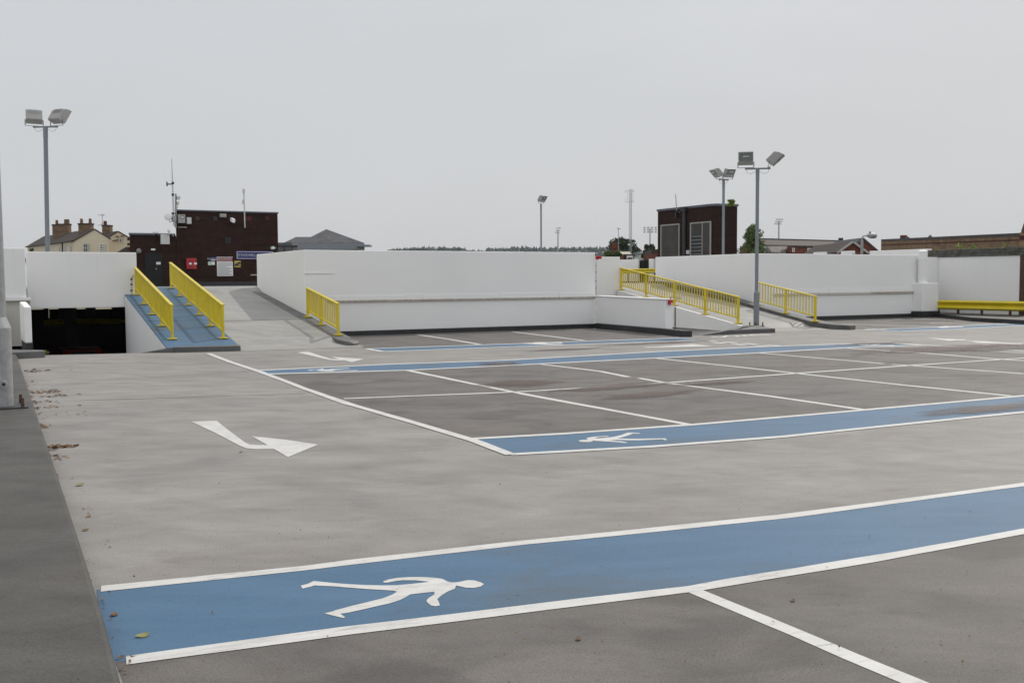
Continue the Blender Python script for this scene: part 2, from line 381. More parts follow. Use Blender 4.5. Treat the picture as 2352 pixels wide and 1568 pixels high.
# blue footway ramp
fl = lambda Y: 4.30 + .032*(Y-25.4); fr = lambda Y: 6.02 + .042*(Y-25.4)
b = MB(); n = 30; vs = []; fs = []
for i in range(n+1):
    Y = 25.42 + (36.6-25.42)*i/n; z = min(zwalk(Y), zup(36)+.004); 
    vs += [(fl(Y), Y, z), (fr(Y), Y, z), (fl(Y), Y, z-.3), (fr(Y), Y, max(-.02, z-.3))]
for i in range(n):
    a = 4*i; fs += [(a, a+1, a+5, a+4), (a+1, a+3, a+7, a+5), (a, a+4, a+6, a+2)]
fs += [(0, 2, 3, 1)]
foot = struct(b.add(vs, fs).build('footway_ramp', M['blue']))
for Y in (28.0, 29.3, 31.2, 33.2):
    z = zwalk(Y)+.004
    MB().add([(fl(Y)+.02, Y-.02, z-.002), (fr(Y)-.02, Y+.02, z+.002), (fr(Y)-.02, Y+.04, z+.006), (fl(Y)+.02, Y, z+.002)], [(0, 1, 2, 3)]).build('expansion_joint', M['dark'] if Y == 29.3 else M['kerb'], foot)
# kerbs (real steps)
def kerb(name, pts, zt, mats):
    """pts: left and right edge pairs along the kerb"""
    b = MB(); t = MB(); n = len(pts); vs = []; fs = []
    for (xl, yl, xr, yr, z) in pts: vs += [(xl, yl, -.05), (xl, yl, z), (xr, yr, z), (xr, yr, -.05)]
    for i in range(n-1):
        a = 4*i; fs += [(a, a+1, a+5, a+4), (a+1, a+2, a+6, a+5), (a+2, a+3, a+7, a+6)]
    fs += [(0, 3, 2, 1), (4*n-4, 4*n-3, 4*n-2, 4*n-1)]
    return struct(b.add(vs, fs).build(name, mats, None, .025))
nose = g(800, 796)
def zk(Y): return max(.125, .15+.131*(Y-25.95))
pts = [(8.98, 25.28, 9.18, 25.42, .075), (8.86, 25.36, 9.24, 25.6, .12), (8.76, 25.8, 9.24, 25.95, .14)]
for Y in [26.4+.7*i for i in range(15)]:
    pts.append((8.74+.01*(Y-26), Y, 9.24 if Y < 29.95 else 9.175, Y, min(1.60, zk(Y))))
k1 = kerb('kerb', pts, None, M['kerbtop'])
# kerb round the foot of the blue footway
b = MB(); c0 = g(352, 811); c1 = g(420, 809); c2 = g(539, 806)
b.hexa([(3.72, 25.64, -.04), (4.46, 25.33, -.04), (4.46, 25.55, -.04), (3.76, 25.72, -.04), (3.72, 25.64, -.002), (4.46, 25.33, .13), (4.46, 25.55, .13), (3.76, 25.72, .004)])
b.hexa([(4.462, 25.33, -.04), (5.98, 25.02, -.04), (6.06, 25.46, -.04), (4.462, 25.55, -.04), (4.462, 25.33, .131), (5.98, 25.02, .131), (6.06, 25.46, .131), (4.462, 25.55, .131)])
struct(b.build('kerb', M['kerb'], None, .02))
# kerb at the foot of the right ramp with the lamp standing on it
b = MB(); a0 = g(1610, 771); a1 = g(1700, 767); a2 = g(1781, 764)
b.prism([(a0.x, a0.y), (a1.x-.5, a1.y-.02), (a1.x, a1.y), (a2.x, a2.y), (a2.x+.08, a2.y+.35), (22.5, 24.75), (21.9, 24.95), (21.5, 24.7)], -.05, lambda x, y: .015 if x < a0.x+.3 else (.14 if y < 24.5 else .2))
struct(b.build('kerb', M['kerb'], None, .02))
pts = [(25.62, 23.93, 25.95, 23.97, .15)]
for Y in [24.4+.6*i for i in range(22)]:
    xl = rxr(Y)-.15 if Y > 25 else 25.50
    pts.append((xl, Y, max(26.0, xl+.5), Y, max(.16, min(1.62, .17+.131*(Y-24.9)))))
kerb('kerb', pts, None, M['kerb'])
# left kerb path, a low plinth
pe = [(280, 1568), (235, 1400), (180, 1230), (130, 1080), (95, 980), (68, 900), (50, 848), (40, 818)]
pp = [g(x, y, .11) for x, y in pe]
b = MB(); poly = [(p.x, p.y) for p in pp]
poly = [(.50, -14), (.50, 2)] + poly + [(poly[-1][0], 26.0), (-4, 26.0), (-4, -14)]
struct(b.prism(poly, -.02, .11).build('kerb_path', M['path'], None, .03))
# kerb stub and verge at the end of the path
s0 = g(52, 816); 
b = MB(); b.prism([(.55, 25.1), (1.62, 25.35), (1.62, 25.75), (1.02, 26.3), (.5, 26.3)], -.02, .15)
struct(b.build('kerb', M['kerbtop'], None, .02))

# ------------------------------------------------------------------ coatings and markings on the deck
def wob(p, q, n, amp):        # hand-laid edge
    p = Vector((p[0], p[1])); q = Vector((q[0], q[1])); d = (q-p); nrm = Vector((-d.y, d.x)).normalized(); out = []
    ph = random.uniform(0, 9); ph2 = random.uniform(0, 9)
    for i in range(n+1):
        t = i/n; s = t*d.length
        out.append(p + d*t + nrm*amp*(sin(s*.9+ph)*.6 + sin(s*2.3+ph2)*.35 + random.uniform(-.25, .25)))
    return out
def band(pts, wd, amp=.008, step=.25):      # white line: polyline of points, real width
    L_ = []; R_ = []
    for a, b_ in zip(pts, pts[1:]):
        a = Vector((a[0], a[1])); b_ = Vector((b_[0], b_[1])); d = (b_-a); n = max(2, int(d.length/step)); nm = Vector((-d.y, d.x)).normalized()*wd/2
        l = wob(a+nm, b_+nm, n, amp); r = wob(a-nm, b_-nm, n, amp)
        L_ += l if not L_ else l[1:]; R_ += r if not R_ else r[1:]
    m = MB(); n = len(L_); 
    return L_, R_
def put_band(pts, wd, name, parent, z=.011, amp=.008, mat=None):
    l, r = band(pts, wd, amp); n = len(l); m = MB()
    zz = z if callable(z) else (lambda x, y: z)
    m.add([(p.x, p.y, zz(p.x, p.y)) for p in l] + [(p.x, p.y, zz(p.x, p.y)) for p in r], [(i, i+1, n+i+1, n+i) for i in range(n-1)])
    return m.build(name, mat or M['white_line'], parent)
def gp(*pts): return [g(x, y) for x, y in pts]
def lerp(a, b, t): return a+(b-a)*t
# bay coatings: darker parking areas
def bays(poly, z=.002): return MB().sheet([(p.x, p.y) for p in poly], z).build('parking_bay_coating', M['bay'], deck_o)
S1b = gp((232, 1530), (285, 1517), (1590, 1355), (2352, 1222)); 
ext = lambda a, b, t: a+(b-a)*t
far1b = ext(S1b[2], S1b[3], 9); far1b.y = S1b[3].y-.5
pe1 = g(228, 1530)
bays([Vector((.55, S1b[1].y, 0)), S1b[2], S1b[3], Vector((60, 3.2, 0)), Vector((60, -14, 0)), Vector((.5, -14, 0))])
bl = gp((600, 855), (700, 895), (800, 928), (930, 965), (1080, 1007))
s2t = gp((1080, 1008), (1581, 976), (1983, 941), (2322, 909.5)); s2tf = ext(s2t[2], s2t[3], 9); s2tf.y = s2t[3].y-.3
s3b = gp((620, 859), (936, 850.5), (1237, 836), (1506, 822.5), (1744, 810.5), (1944, 799), (2075, 796)); 
s3f = g(2350, 812)
bays(bl + s2t[1:] + [Vector((60, 8.5, 0)), Vector((60, 14.5, 0)), Vector((24.5, 16.2, 0)), g(2352, 812), g(2130, 797)] + s3b[::-1][1:])
bays([Vector((9.2, 25.6, 0)), g(840, 801), g(1150, 791), g(1560, 776.5), Vector((18.9, 24.8, 0)), Vector((19.25, 30.3, 0)), Vector((9.2, 30.3, 0))])
bays([Vector((26.05, 24.2, 0)), g(1990, 757.5), g(2150, 751), g(2320, 742), Vector((35.5, 27, 0)), Vector((37.6, 30.3, 0)), Vector((26.6, 30.4, 0))])
# blue walkways
def walkway(top, bot, edges=True, wd=.1, label=None, close_l=False, cap=None):
    poly = [(p.x, p.y) for p in top] + [(p.x, p.y) for p in bot[::-1]]
    o = MB().sheet(poly, .003).build('walkway', M['blue'], deck_o)
    put_band(top, wd, 'edge_line', o, .0055); put_band(bot, wd, 'edge_line', o, .0055)
    if cap: put_band(cap, wd, 'end_line', o, .006)
    return o
t1 = gp((232, 1353), (700, 1305), (1200, 1247), (1800, 1187), (2352, 1113)); b1 = gp((290, 1517), (800, 1449), (1200, 1400), (1590, 1353), (2000, 1285), (2352, 1221))
bx = lambda p, dx, dy=0: Vector((p.x+dx, p.y+dy, 0))
# the near walkway runs on beyond the frame to the right
t1.append(Vector((30, t1[-1].y-1.2, 0))); b1.append(Vector((30, b1[-1].y-1.2, 0)))
poly = [Vector((.60, t1[0].y, 0))] + t1 + b1[::-1] + [Vector((.52, b1[0].y, 0))]
w1 = MB().sheet([(p.x, p.y) for p in poly], .003).build('walkway', M['blue'], deck_o)
put_band(t1, .105, 'edge_line', w1, .0052, .010); put_band(b1, .11, 'edge_line', w1, .0052, .010)
t2 = gp((1083, 1008), (1300, 996), (1581, 976.5), (1983, 942), (2352, 909)); b2 = gp((1172, 1044), (1500, 1026), (1800, 1003), (2100, 972), (2352, 947))
t2.append(Vector((30, t2[-1].y-.6, 0))); b2.append(Vector((30, b2[-1].y-.6, 0)))
w2 = walkway(t2, b2, wd=.11)
t3 = gp((592, 851), (900, 836.5), (1150, 828), (1506, 808), (1750, 796.5), (1900, 791.5), (2037, 786.5)); b3 = gp((618, 859), (936, 850.5), (1237, 836), (1506, 822.5), (1744, 810.5), (1944, 799), (2118, 792.5))
w3 = walkway(t3, b3, wd=.17, cap=[g(2037, 786.5), g(2118, 792.5), g(2352, 806)])
t4 = gp((842, 801), (1150, 790.5), (1560, 776)); b4 = gp((880, 807.5), (1250, 794), (1622, 780.5))
w4 = walkway(t4, b4, wd=.17, cap=[g(842, 801), g(880, 807.5)])
put_band(gp((1560, 776), (1640, 782.5)), .1, 'end_line', w4, .006)
t5 = gp((1985, 757.5), (2160, 750.5), (2352, 741)); b5 = gp((2068, 761), (2200, 756), (2352, 748))
t5.append(Vector((t5[-1].x+8, t5[-1].y-1, 0))); b5.append(Vector((b5[-1].x+8, b5[-1].y-1, 0)))
w5 = walkway(t5, b5, wd=.17, cap=[g(1962, 757), g(2068, 761)])
t6 = gp((2325, 790), (2352, 787.5)); b6 = gp((2325, 790), (2352, 793))
t6.append(ext(t6[0], t6[1], 5)); b6.append(ext(b6[0], b6[1], 4))
w6 = walkway(t6, b6, wd=.08)
# boundary line of the centre block
put_band(gp((478, 812), (530, 832), (600, 855), (700, 893), (800, 928), (930, 965), (1085, 1011), (1172, 1045)), .12, 'boundary_line', deck_o, .0075, .008)
# bay lines
for pts in ([(1590, 1356), (1830, 1456), (2100, 1567), (2350, 1672)],
            [(938, 851), (1181, 901), (1581, 975)], [(1238, 836), (1380, 853), (1444, 866)], [(1468, 868.5), (1531, 879.6), (1760, 909), (1982, 941)],
            [(1508, 823), (1660, 839), (1830, 857.6), (2080, 885), (2321, 909.5)], [(1746, 811), (1900, 824), (2030, 835.5)], [(2048, 837), (2091, 839.6), (2352, 858.5)],
            [(1946, 799.5), (2120, 811), (2303, 825.6), (2380, 830)], [(958, 768.5), (1030, 779), (1103, 791)], [(1176, 762), (1260, 772), (1342, 782)],
            [(1850, 741), (1960, 745), (2160, 750.5)], [(2135, 742), (2240, 743.5), (2330, 745.5)], [(1987, 754.5), (2035, 757)]):
    put_band(gp(*pts), (.10 if pts[0][1] > 1300 else .12 if pts[-1][1] > 830 else .15), 'bay_line', deck_o, .0044, .009)
put_band(gp((790, 916), (1181, 901), (1531, 879.6), (1830, 857.6), (2091, 839.6), (2303, 825.6), (2380, 821)), .12, 'bay_line', deck_o, .0065, .008)
# give-way dashes
kz = sv(2340, 1090, .17857)
for q in ([(235, 362), (330, 362), (550, 378), (450, 380)], [(15, 376), (110, 376), (340, 390), (240, 392)], [(590, 390), (690, 388), (940, 405), (840, 410)], [(365, 400), (470, 398), (720, 415), (615, 422)],
          [(975, 418), (1080, 416), (1330, 437), (1225, 440)], [(755, 430), (860, 427), (1110, 447), (1005, 453)], [(1385, 452), (1490, 450), (1750, 466), (1650, 470)], [(1165, 460), (1270, 458), (1530, 474), (1420, 478)]):
    q_ = [g(*kz(*c)) for c in q]; cx_ = sum(p.x for p in q_)/4; mid_ = [(q_[0]+q_[1])/2, (q_[2]+q_[3])/2]
    MB().sheet([(m_.x+(p.x-m_.x)*1.35, m_.y+(p.y-m_.y)*1.35) for p, m_ in zip(q_, (mid_[0], mid_[0], mid_[1], mid_[1]))], .004).build('give_way_dash', M['white_line'], deck_o)
# arrows: the first is surveyed, the others take its outline
def arrow(pts, z=.004): return MB().sheet([(p.x, p.y) for p in pts], z).build('arrow_marking', M['white_line'], deck_o)
az = sv(0, 1100, 1200/2352)
arrow([g(*az(*c)) for c in ((1272, 648), (1440, 642), (1500, 690), (1560, 735), (1625, 783), (1660, 800), (1720, 804), (1778, 804), (1675, 745), (1900, 768), (2115, 801), (1915, 884), (1822, 830), (1700, 831), (1640, 826), (1590, 806), (1430, 722))])
az = sv(980, 1180, 300/2352)
arrow([g(*az(*c)) for c in ((215, 122), (390, 108), (530, 106), (700, 165), (900, 228), (1080, 280), (1150, 298), (1340, 300), (1115, 235), (1500, 262), (1990, 298), (1675, 383), (1480, 330), (1300, 337), (1170, 328), (1080, 320), (860, 270), (520, 192))])
az = sv(1880, 1120, 520/2352)
arrow([g(*az(*c)) for c in ((1340, 270), (1430, 258), (1600, 252), (1860, 232), (2060, 222), (2110, 214), (2350, 238), (2450, 246), (2350, 249), (2000, 258), (1620, 264))])
az = sv(2780, 1110, 694/2352)
arrow([g(*az(*c)) for c in ((1215, 121), (1500, 136), (1710, 141), (1650, 150), (1900, 163), (2352, 192), (2352, 201), (2050, 185), (1800, 180), (1750, 168), (1870, 172), (1690, 156), (1590, 150), (1500, 157))])
# pedestrian symbols
mz = sv(900, 1800, 900/2352)
body = [(1690, 463), (1650, 463), (1615, 455), (1570, 432), (1500, 421), (1400, 416), (1280, 416), (1170, 423), (1090, 438), (1045, 455), (1050, 465), (1080, 466), (1150, 452), (1220, 444), (1330, 445), (1455, 457), (1390, 466), (1290, 477), (1170, 488), (1050, 490), (900, 487), (750, 480), (600, 468), (430, 451), (405, 462), (380, 475), (315, 492), (330, 518), (400, 502), (435, 490), (600, 498), (750, 510), (900, 522), (1040, 530), (1140, 537), (1168, 546), (1130, 570), (1050, 602), (930, 632), (780, 668), (630, 708), (600, 720), (523, 738), (600, 758), (690, 779), (710, 775), (690, 760), (665, 741), (720, 735), (850, 707), (1000, 672), (1100, 650), (1200, 618), (1255, 588), (1285, 570), (1400, 556), (1500, 546), (1500, 570), (1450, 600), (1430, 622), (1435, 640), (1470, 668), (1510, 675), (1548, 668), (1540, 640), (1525, 612), (1560, 580), (1620, 543), (1680, 520), (1693, 490), (1720, 497), (1780, 510), (1850, 512), (1910, 500), (1940, 478), (1910, 462), (1850, 445), (1790, 443), (1740, 455)]
man = [g(*mz(*c)) for c in body]
MB().sheet([(p.x, p.y) for p in man], .0053).build('pedestrian_symbol', M['white_line'], w1)
def symbol(o, sheet, pts, z=.0053): MB().sheet([(lambda p: (p.x, p.y))(g(*sheet(*c))) for c in pts], z).build('pedestrian_symbol', M['white_line'], o)
symbol(w2, sv(1900, 1440, 420/2352), [(345, 315), (380, 302), (460, 295), (545, 295), (505, 280), (500, 268), (560, 248), (650, 235), (760, 228), (870, 222), (930, 228), (925, 238), (820, 238), (730, 245), (655, 268), (770, 264), (930, 250), (1060, 230), (1160, 205), (1290, 158), (1400, 160), (1500, 168), (1535, 177), (1490, 182), (1390, 177), (1300, 212), (1200, 242), (1095, 266), (1250, 275), (1500, 276), (1800, 270), (2000, 267), (2035, 298), (1995, 303), (1940, 286), (1800, 293), (1500, 306), (1250, 304), (1100, 296), (1000, 303), (910, 308), (1060, 318), (1150, 322), (1230, 335), (1295, 352), (1210, 356), (1130, 343), (960, 332), (790, 322), (690, 318), (625, 308), (618, 325), (570, 336), (480, 340), (400, 334)])
symbol(w3, sv(1020, 1230, 240/2352), [(210, 256), (300, 244), (400, 246), (490, 252), (590, 232), (700, 215), (690, 200), (740, 194), (800, 209), (740, 226), (710, 240), (830, 234), (960, 228), (1060, 210), (1200, 198), (1500, 184), (1540, 176), (1665, 190), (1540, 199), (1300, 212), (1120, 224), (1040, 240), (1200, 244), (1400, 252), (1600, 258), (1780, 260), (1880, 252), (1895, 262), (1800, 278), (1650, 275), (1400, 266), (1150, 260), (1145, 272), (1050, 286), (850, 288), (680, 284), (580, 272), (500, 258), (430, 264), (330, 272)])
symbol(w4, sv(1880, 1120, 520/2352), [(-560, 205), (-480, 199), (-390, 203), (-300, 196), (-330, 188), (-200, 184), (-60, 186), (90, 180), (140, 205), (60, 200), (-80, 198), (-150, 206), (60, 216), (140, 219), (130, 226), (-60, 226), (-250, 220), (-400, 213)])
symbol(w5, sv(2800, 900, 674/2352), [(1320, 735), (1370, 725), (1440, 718), (1475, 722), (1450, 728), (1630, 724), (1640, 730), (1480, 736), (1380, 741)])
symbol(w3, sv(2800, 900, 674/2352), [(380, 944), (450, 938), (520, 945), (640, 932), (655, 938), (590, 946), (815, 947), (812, 954), (600, 953), (480, 952)])
# lettering on the deck
def lettering(txt, size, mw_, mat, parent, name='lettering', wide=1.0, ext_=0.0, align='LEFT', weight=0):
    c = bpy.data.curves.new('t', 'FONT'); c.body = txt; c.size = size; c.extrude = ext_; c.align_x = align; c.resolution_u = 2; c.offset = weight
    o = bpy.data.objects.new('t', c); COL.objects.link(o); bpy.context.view_layer.update()
    me = bpy.data.meshes.new_from_object(o.evaluated_get(bpy.context.evaluated_depsgraph_get()))
    bpy.data.objects.remove(o); me.transform(mw_ @ Matrix.Diagonal((wide, 1, 1, 1)))
    me.materials.clear(); me.materials.append(mat); me.name = name
    o = bpy.data.objects.new(name, me); COL.objects.link(o)
    if parent is not None: o.parent = parent; me.transform(Matrix.Translation(-wloc(parent)))
    return o
pD0 = g(*kz(530, 312)); pD1 = g(*kz(1460, 266)); pDt = g(*kz(330, 290))
ux = (pD1-pD0); wtx = ux.length; ux.normalize(); uy = (pDt-pD0); hty = uy.length; uy.normalize()
mm = Matrix(((ux.x, uy.x, 0, pD0.x), (ux.y, uy.y, 0, pD0.y), (0, 0, 1, .005), (0, 0, 0, 1)))
lettering('DOWN', hty*1.38, mm, M['white_line'], deck_o, wide=wtx/(hty*1.38*3.02), weight=.035)
q0 = g(1762, 751.5); mm = Matrix(((.95, -.1, 0, q0.x), (-.05, 1, 0, q0.y), (0, 0, 1, .005), (0, 0, 0, 1)))
lettering('UP', 2.2, mm, M['white_line'], deck_o, wide=.55)
# stains: dried puddles, each an irregular film on the deck
def stain_mat():
    m, t, B, N, L = nt('dried_puddle'); 
    tc = N.new('ShaderNodeTexCoord'); gr = N.new('ShaderNodeTexGradient'); gr.gradient_type = 'SPHERICAL'
    mp = N.new('ShaderNodeMapping'); L.new(tc.outputs['Object'], mp.inputs[0]); L.new(mp.outputs[0], gr.inputs[0])
    nz = noise(N, L, mapped(N, L, (.9, 2.6, 1)), 1.5, 8, .7, .8)
    a = N.new('ShaderNodeMath'); a.operation = 'MULTIPLY_ADD'; a.inputs[1].default_value = .48; L.new(gr.outputs['Fac'], a.inputs[0])
    a2 = N.new('ShaderNodeMath'); a2.operation = 'SUBTRACT'; a2.inputs[1].default_value = .40; L.new(nz, a2.inputs[0]); L.new(a2.outputs[0], a.inputs[2])
    L.new(ramp(N, L, a.outputs[0], [(.18, 0), (.32, .45), (.5, .75)]), B.inputs['Alpha'])
    oi = N.new('ShaderNodeObjectInfo')
    L.new(ramp(N, L, oi.outputs['Random'], [(0, (.075, .05, .035)), (1, (.10, .055, .045))]), B.inputs['Base Color'])
    B.inputs['Roughness'].default_value = .6
    return m
M['stain'] = stain_mat()
me = bpy.data.meshes.new('stain'); me.from_pydata([(-1, -1, 0), (1, -1, 0), (1, 1, 0), (-1, 1, 0)], [], [(0, 1, 2, 3)]); me.materials.append(M['stain'])
for i, (px, py, sx, sy, rz) in enumerate([(1190, 881, 1.3, .9, 0), (1420, 889, 2.2, .55, .1), (1500, 907, 1.8, .5, .1), (1300, 803, 2.0, .45, 0), (1500, 789, 3.2, .5, 0), (1150, 836, .9, .7, 0), (2300, 937, 2.6, .5, -.05), (2200, 800, 5.5, 1.4, 0), (2330, 798, 4, 1.2, 0), (1800, 749, 1.3, .5, 0), (2130, 736.5, 3, .7, -.3), (1640, 880, 1.3, .4, 0), (2010, 789.5, 2.2, .6, 0)]):
    p = g(px, py); s = bpy.data.objects.new('stain', me); COL.objects.link(s); s.parent = deck_o
    s.location = (p.x, p.y, .0085+.0006*i); s.scale = (sx*.75, sy*.75, 1); s.rotation_euler = (0, 0, rz)
# joints in the lane coating
put_band(gp((150, 920), (400, 913), (700, 904)), .05, 'coating_seam', deck_o, .0045, .02, M['rampc'])

# ------------------------------------------------------------------ walls
TOP = 2.655; LED = 1.09; WY = 30.15
def wallbox(b, x0, x1, y0, y1, z0, z1): return b.box(x0, x1, y0, y1, z0, z1)
# centre parapet: wall, ledge, weathered strip, kerb upstand
cw = thing('parapet_wall', (14, WY, 0), 'long white rendered wall between the two ramps, with a weathered ledge and black foot', 'wall')
XL = 9.17; XR = 19.72
b = MB(); b.prism([(XL, WY), (XR, WY), (XR, WY+.25), (XL+.25, WY+.25), (XL+.25, 35.75), (XL, 35.75)], 0.0, TOP); b.build('wall', M['white_wall'], cw, .02)
b = MB(); b.box(XL-.004, 10.1, WY-.02, WY-.001, 1.93, 1.955); b.build('render_patch', M['white'], cw)
# ledge in precast lengths
xs = [9.9, 12.5, 13.05, 15.9, 18.2, XR-.02]
for i, (x0, x1) in enumerate(zip(xs, xs[1:])):
    MB().box(x0+.006, x1-.006, WY-.06, WY+.01, LED-.05, LED+.005+.008*(i % 2)).build('ledge', M['coping'], cw, .006)
    MB().box(x0+.008, x1-.008, WY-.016, WY-.002, LED+.012, LED+.155+.02*(i % 2)).build('flashing_strip', M['white_wall'], cw, .004)
MB().box(9.27, XR-.05, WY-.14, WY-.003, -.02, .145).build('kerb_upstand', M['black'], cw, .015)
# low parapet along the right way down
sw = thing('parapet_wall', (19.4, 28, 0), 'low white wall running back from the fire call point to the corner of the long wall', 'wall')
a = Vector((19.72, 30.12, 0)); e = Vector((19.0, 25.12, 0))
b = MB(); b.prism([(a.x, a.y), (e.x, e.y), (e.x+.27, e.y-.03), (a.x+.27, a.y+.02)], -.3, lambda x, y: 1.10-.008*(30.1-y)); b.build('wall', M['white_wall'], sw, .015)
b = MB(); b.prism([(a.x-.03, a.y-.003), (e.x-.03, e.y-.03), (e.x+.3, e.y-.05), (a.x+.3, a.y-.003)], lambda x, y: 1.103-.008*(30.1-y), lambda x, y: 1.14-.008*(30.1-y)); b.build('coping', M['white_wall'], sw, .01)
k0 = g(1556, 775)
b = MB(); b.prism([(a.x-.14, a.y-.15), (e.x-.16, e.y), (18.55, 23.75), (18.86, 23.62), (19.02, 24.4), (e.x+.02, e.y-.06), (e.x-.005, e.y), (a.x-.005, a.y-.15)], -.02, lambda x, y: .19 if y < 25.3 else .17); b.build('kerb_upstand', M['black'], sw, .02)
# beam wall over the right way down
ow = thing('beam_wall', (21.3, 33.3, 1.0), 'short white wall behind the call point, spanning above the way down beside the right ramp', 'wall')
p = onY(1425, 590, 33.25); zt = p.z
MB().box(19.78, p.x-.01, 33.25, 33.5, 1.0, zt).build('wall', M['white_wall'], ow, .02)
b = MB(); b.box(20.0, 20.4, 33.23, 33.247, 1.2, 1.22); 
# retaining wall of the right ramp (faces the way down)
rw = thing('retaining_wall', (22, 27, 0), 'white sloping side wall under the long yellow railing of the right ramp', 'wall')
b = MB(); vs = []; fs = []; ys = [24.75+.7*i for i in range(13)]
for Y in ys:
    zt = .17+.131*(Y-24.7); vs += [(rxl(Y)-.14, Y, -2.3), (rxl(Y)-.14, Y, zt), (rxl(Y)-.03, Y, zt), (rxl(Y)-.03, Y, -2.3)]
for i in range(len(ys)-1):
    q = 4*i; fs += [(q, q+1, q+5, q+4), (q+1, q+2, q+6, q+5), (q+2, q+3, q+7, q+6)]
fs += [(0, 3, 2, 1), (len(vs)-4, len(vs)-3, len(vs)-2, len(vs)-1)]
b.add(vs, fs).build('wall', M['white_wall'], rw)
Yj = 28.85; MB().box(rxl(Yj)-.155, rxl(Yj)-.138, Yj-.025, Yj+.025, -1, .17+.131*(Yj-24.7)+.005).build('expansion_joint', M['black'], rw)
MB().box(rxl(29.5)-.15, rxl(29.5)-.137, 28.95, 31.2, -.6, .6).build('bare_render', M['stained_white'], rw)
# left overhead wall
lw = thing('beam_wall', (2.5, 34.6, .9), 'wide white wall above the dark opening of the lower car park', 'wall')
pl = onY(60, 580, 34.55); pr = onY(313, 580, 34.55); pb = onY(300, 705, 34.55)
MB().box(pl.x, pr.x, 34.55, 34.8, pb.z, pr.z).build('wall', M['white_wall'], lw, .02)
cz = lambda px, py: onY(px, py, 34.53)
MB().wire([cz(313, 632), cz(306, 632), cz(302, 637), cz(302, 683), cz(304, 685.5)], .018).build('conduit', M['stained_white'], lw)
for py in (641, 653, 667, 680): MB().ball(cz(302, py), .035).build('conduit_clip', M['rust'], lw)
# retaining wall of the footway, facing the left way down
rt = thing('retaining_wall', (4.3, 30, 0), 'white side wall that drops from the blue footway into the dark opening', 'wall')
b = MB(); vs = []; fs = []; ys = [25.5+.9*i for i in range(11)]
for Y in ys:
    zt = zwalk(Y)-.03; vs += [(fl(Y)-.004, Y, -2.3), (fl(Y)-.004, Y, zt), (fl(Y)+.12, Y, zt-.02), (fl(Y)+.12, Y, -2.3)]
for i in range(len(ys)-1):
    q = 4*i; fs += [(q, q+1, q+5, q+4), (q+1, q+2, q+6, q+5), (q+2, q+3, q+7, q+6)]
fs += [(0, 3, 2, 1), (len(vs)-4, len(vs)-3, len(vs)-2, len(vs)-1)]
b.add(vs, fs).build('wall', M['white_wall'], rt)
# left end: set-back wall, lower wall with coping, end pier
ew = thing('parapet_wall', (-1, 33, 0), 'white set-back wall at the far left behind the near lamp post', 'wall')
pa = onY(57, 570, 33.9); zled = onY(57, 683, 33.9).z
MB().box(-7.5, pa.x, 33.9, 34.15, zled, pa.z).build('wall', M['white_wall'], ew, .02)
MB().box(-7.5, pa.x+.12, 33.82, 34.2, zled-.1, zled-.002).build('ledge', M['white_wall'], ew, .01)
MB().box(-7.5, pa.x+.1, 33.95, 34.2, -.2, zled-.102).build('lower_wall', M['stained_white'], ew)
e2 = thing('parapet_wall', (-1, 30.4, 0), 'low white wall with a rough coping at the left, under brown dead weeds', 'wall')
pc = onY(52, 697, 30.4)
MB().box(-7.5, .98, 30.4, 30.65, -.2, pc.z-.07).build('wall', M['white_wall'], e2)
MB().box(-7.5, 1.0, 30.34, 30.7, pc.z-.068, pc.z+.02).build('coping', M['coping'], e2, .02)
pi_ = thing('pier', (1.1, 26.6, 0), 'white pier with a black foot at the left edge of the dark opening', 'pier')
q0 = g(73, 816); 
P0 = onY(72, 700, 26.5); P1 = onY(76, 804, 26.5)
zt = onY(60, 699, 26.5).z; xr_ = onY(74, 780, 26.5).x; xl_ = onY(57.5, 780, 26.5).x
pyb = max(27.2, min(30, onX(47, 700, xl_).y)); b = MB(); b.hexa([(xl_, 26.5, .28), (xr_, 26.5, .28), (xr_-.02, pyb, .28), (xl_-.02, pyb, .28), (xl_, 26.5, zt-.06), (xr_, 26.5, zt-.06), (xr_-.02, pyb, zt+.04), (xl_-.02, pyb, zt+.04)]); b.build('wall', M['white_wall'], pi_, .025)
MB().box(xl_-.003, xr_+.012, 26.48, pyb, -2.2, .278).build('foot', M['black'], pi_, .01)
# side wall of the way down on the left, below deck level
lv = thing('retaining_wall', (1.1, 30, -2.2), 'dark inner side wall of the opening, below the white pier', 'wall')
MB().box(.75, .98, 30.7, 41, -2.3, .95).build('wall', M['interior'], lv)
# right parapet and corner
rpw = thing('parapet_wall', (32, 30.3, 0), 'white rendered wall beside the right ramp, with a ledge and a black foot', 'wall')
RX0 = 27.16; RY = 30.3; PX_R = 37.99; RX1 = onY(2120, 600, RY).x
b = MB(); b.prism([(RX0, RY), (RX1, RY), (RX1, RY+.25), (RX0+.25, RY+.25), (RX0+.25, 36.65), (RX0, 36.65)], 0, 2.68); b.build('wall', M['white_wall'], rpw, .02)
MB().box(RX1+.003, PX_R, RY+.15, RY+.28, .2, 2.6).build('wall_return', M['white_wall'], rpw)
xs = [28.2, 31.2, 33.6, 36.35]
for x0, x1 in zip(xs, xs[1:]):
    MB().box(x0+.006, x1-.006, RY-.07, RY+.01, 1.03, 1.11).build('ledge', M['coping'] if x1 > 36 else M['stained_white'], rpw, .006)
    MB().box(x0+.006, x1-.1, RY-.014, RY-.002, 1.115, 1.27).build('flashing_strip', M['white_wall'], rpw, .004)
MB().box(26.7, 37.3, RY-.16, RY-.003, -.02, .16).build('kerb_upstand', M['black'], rpw, .015)
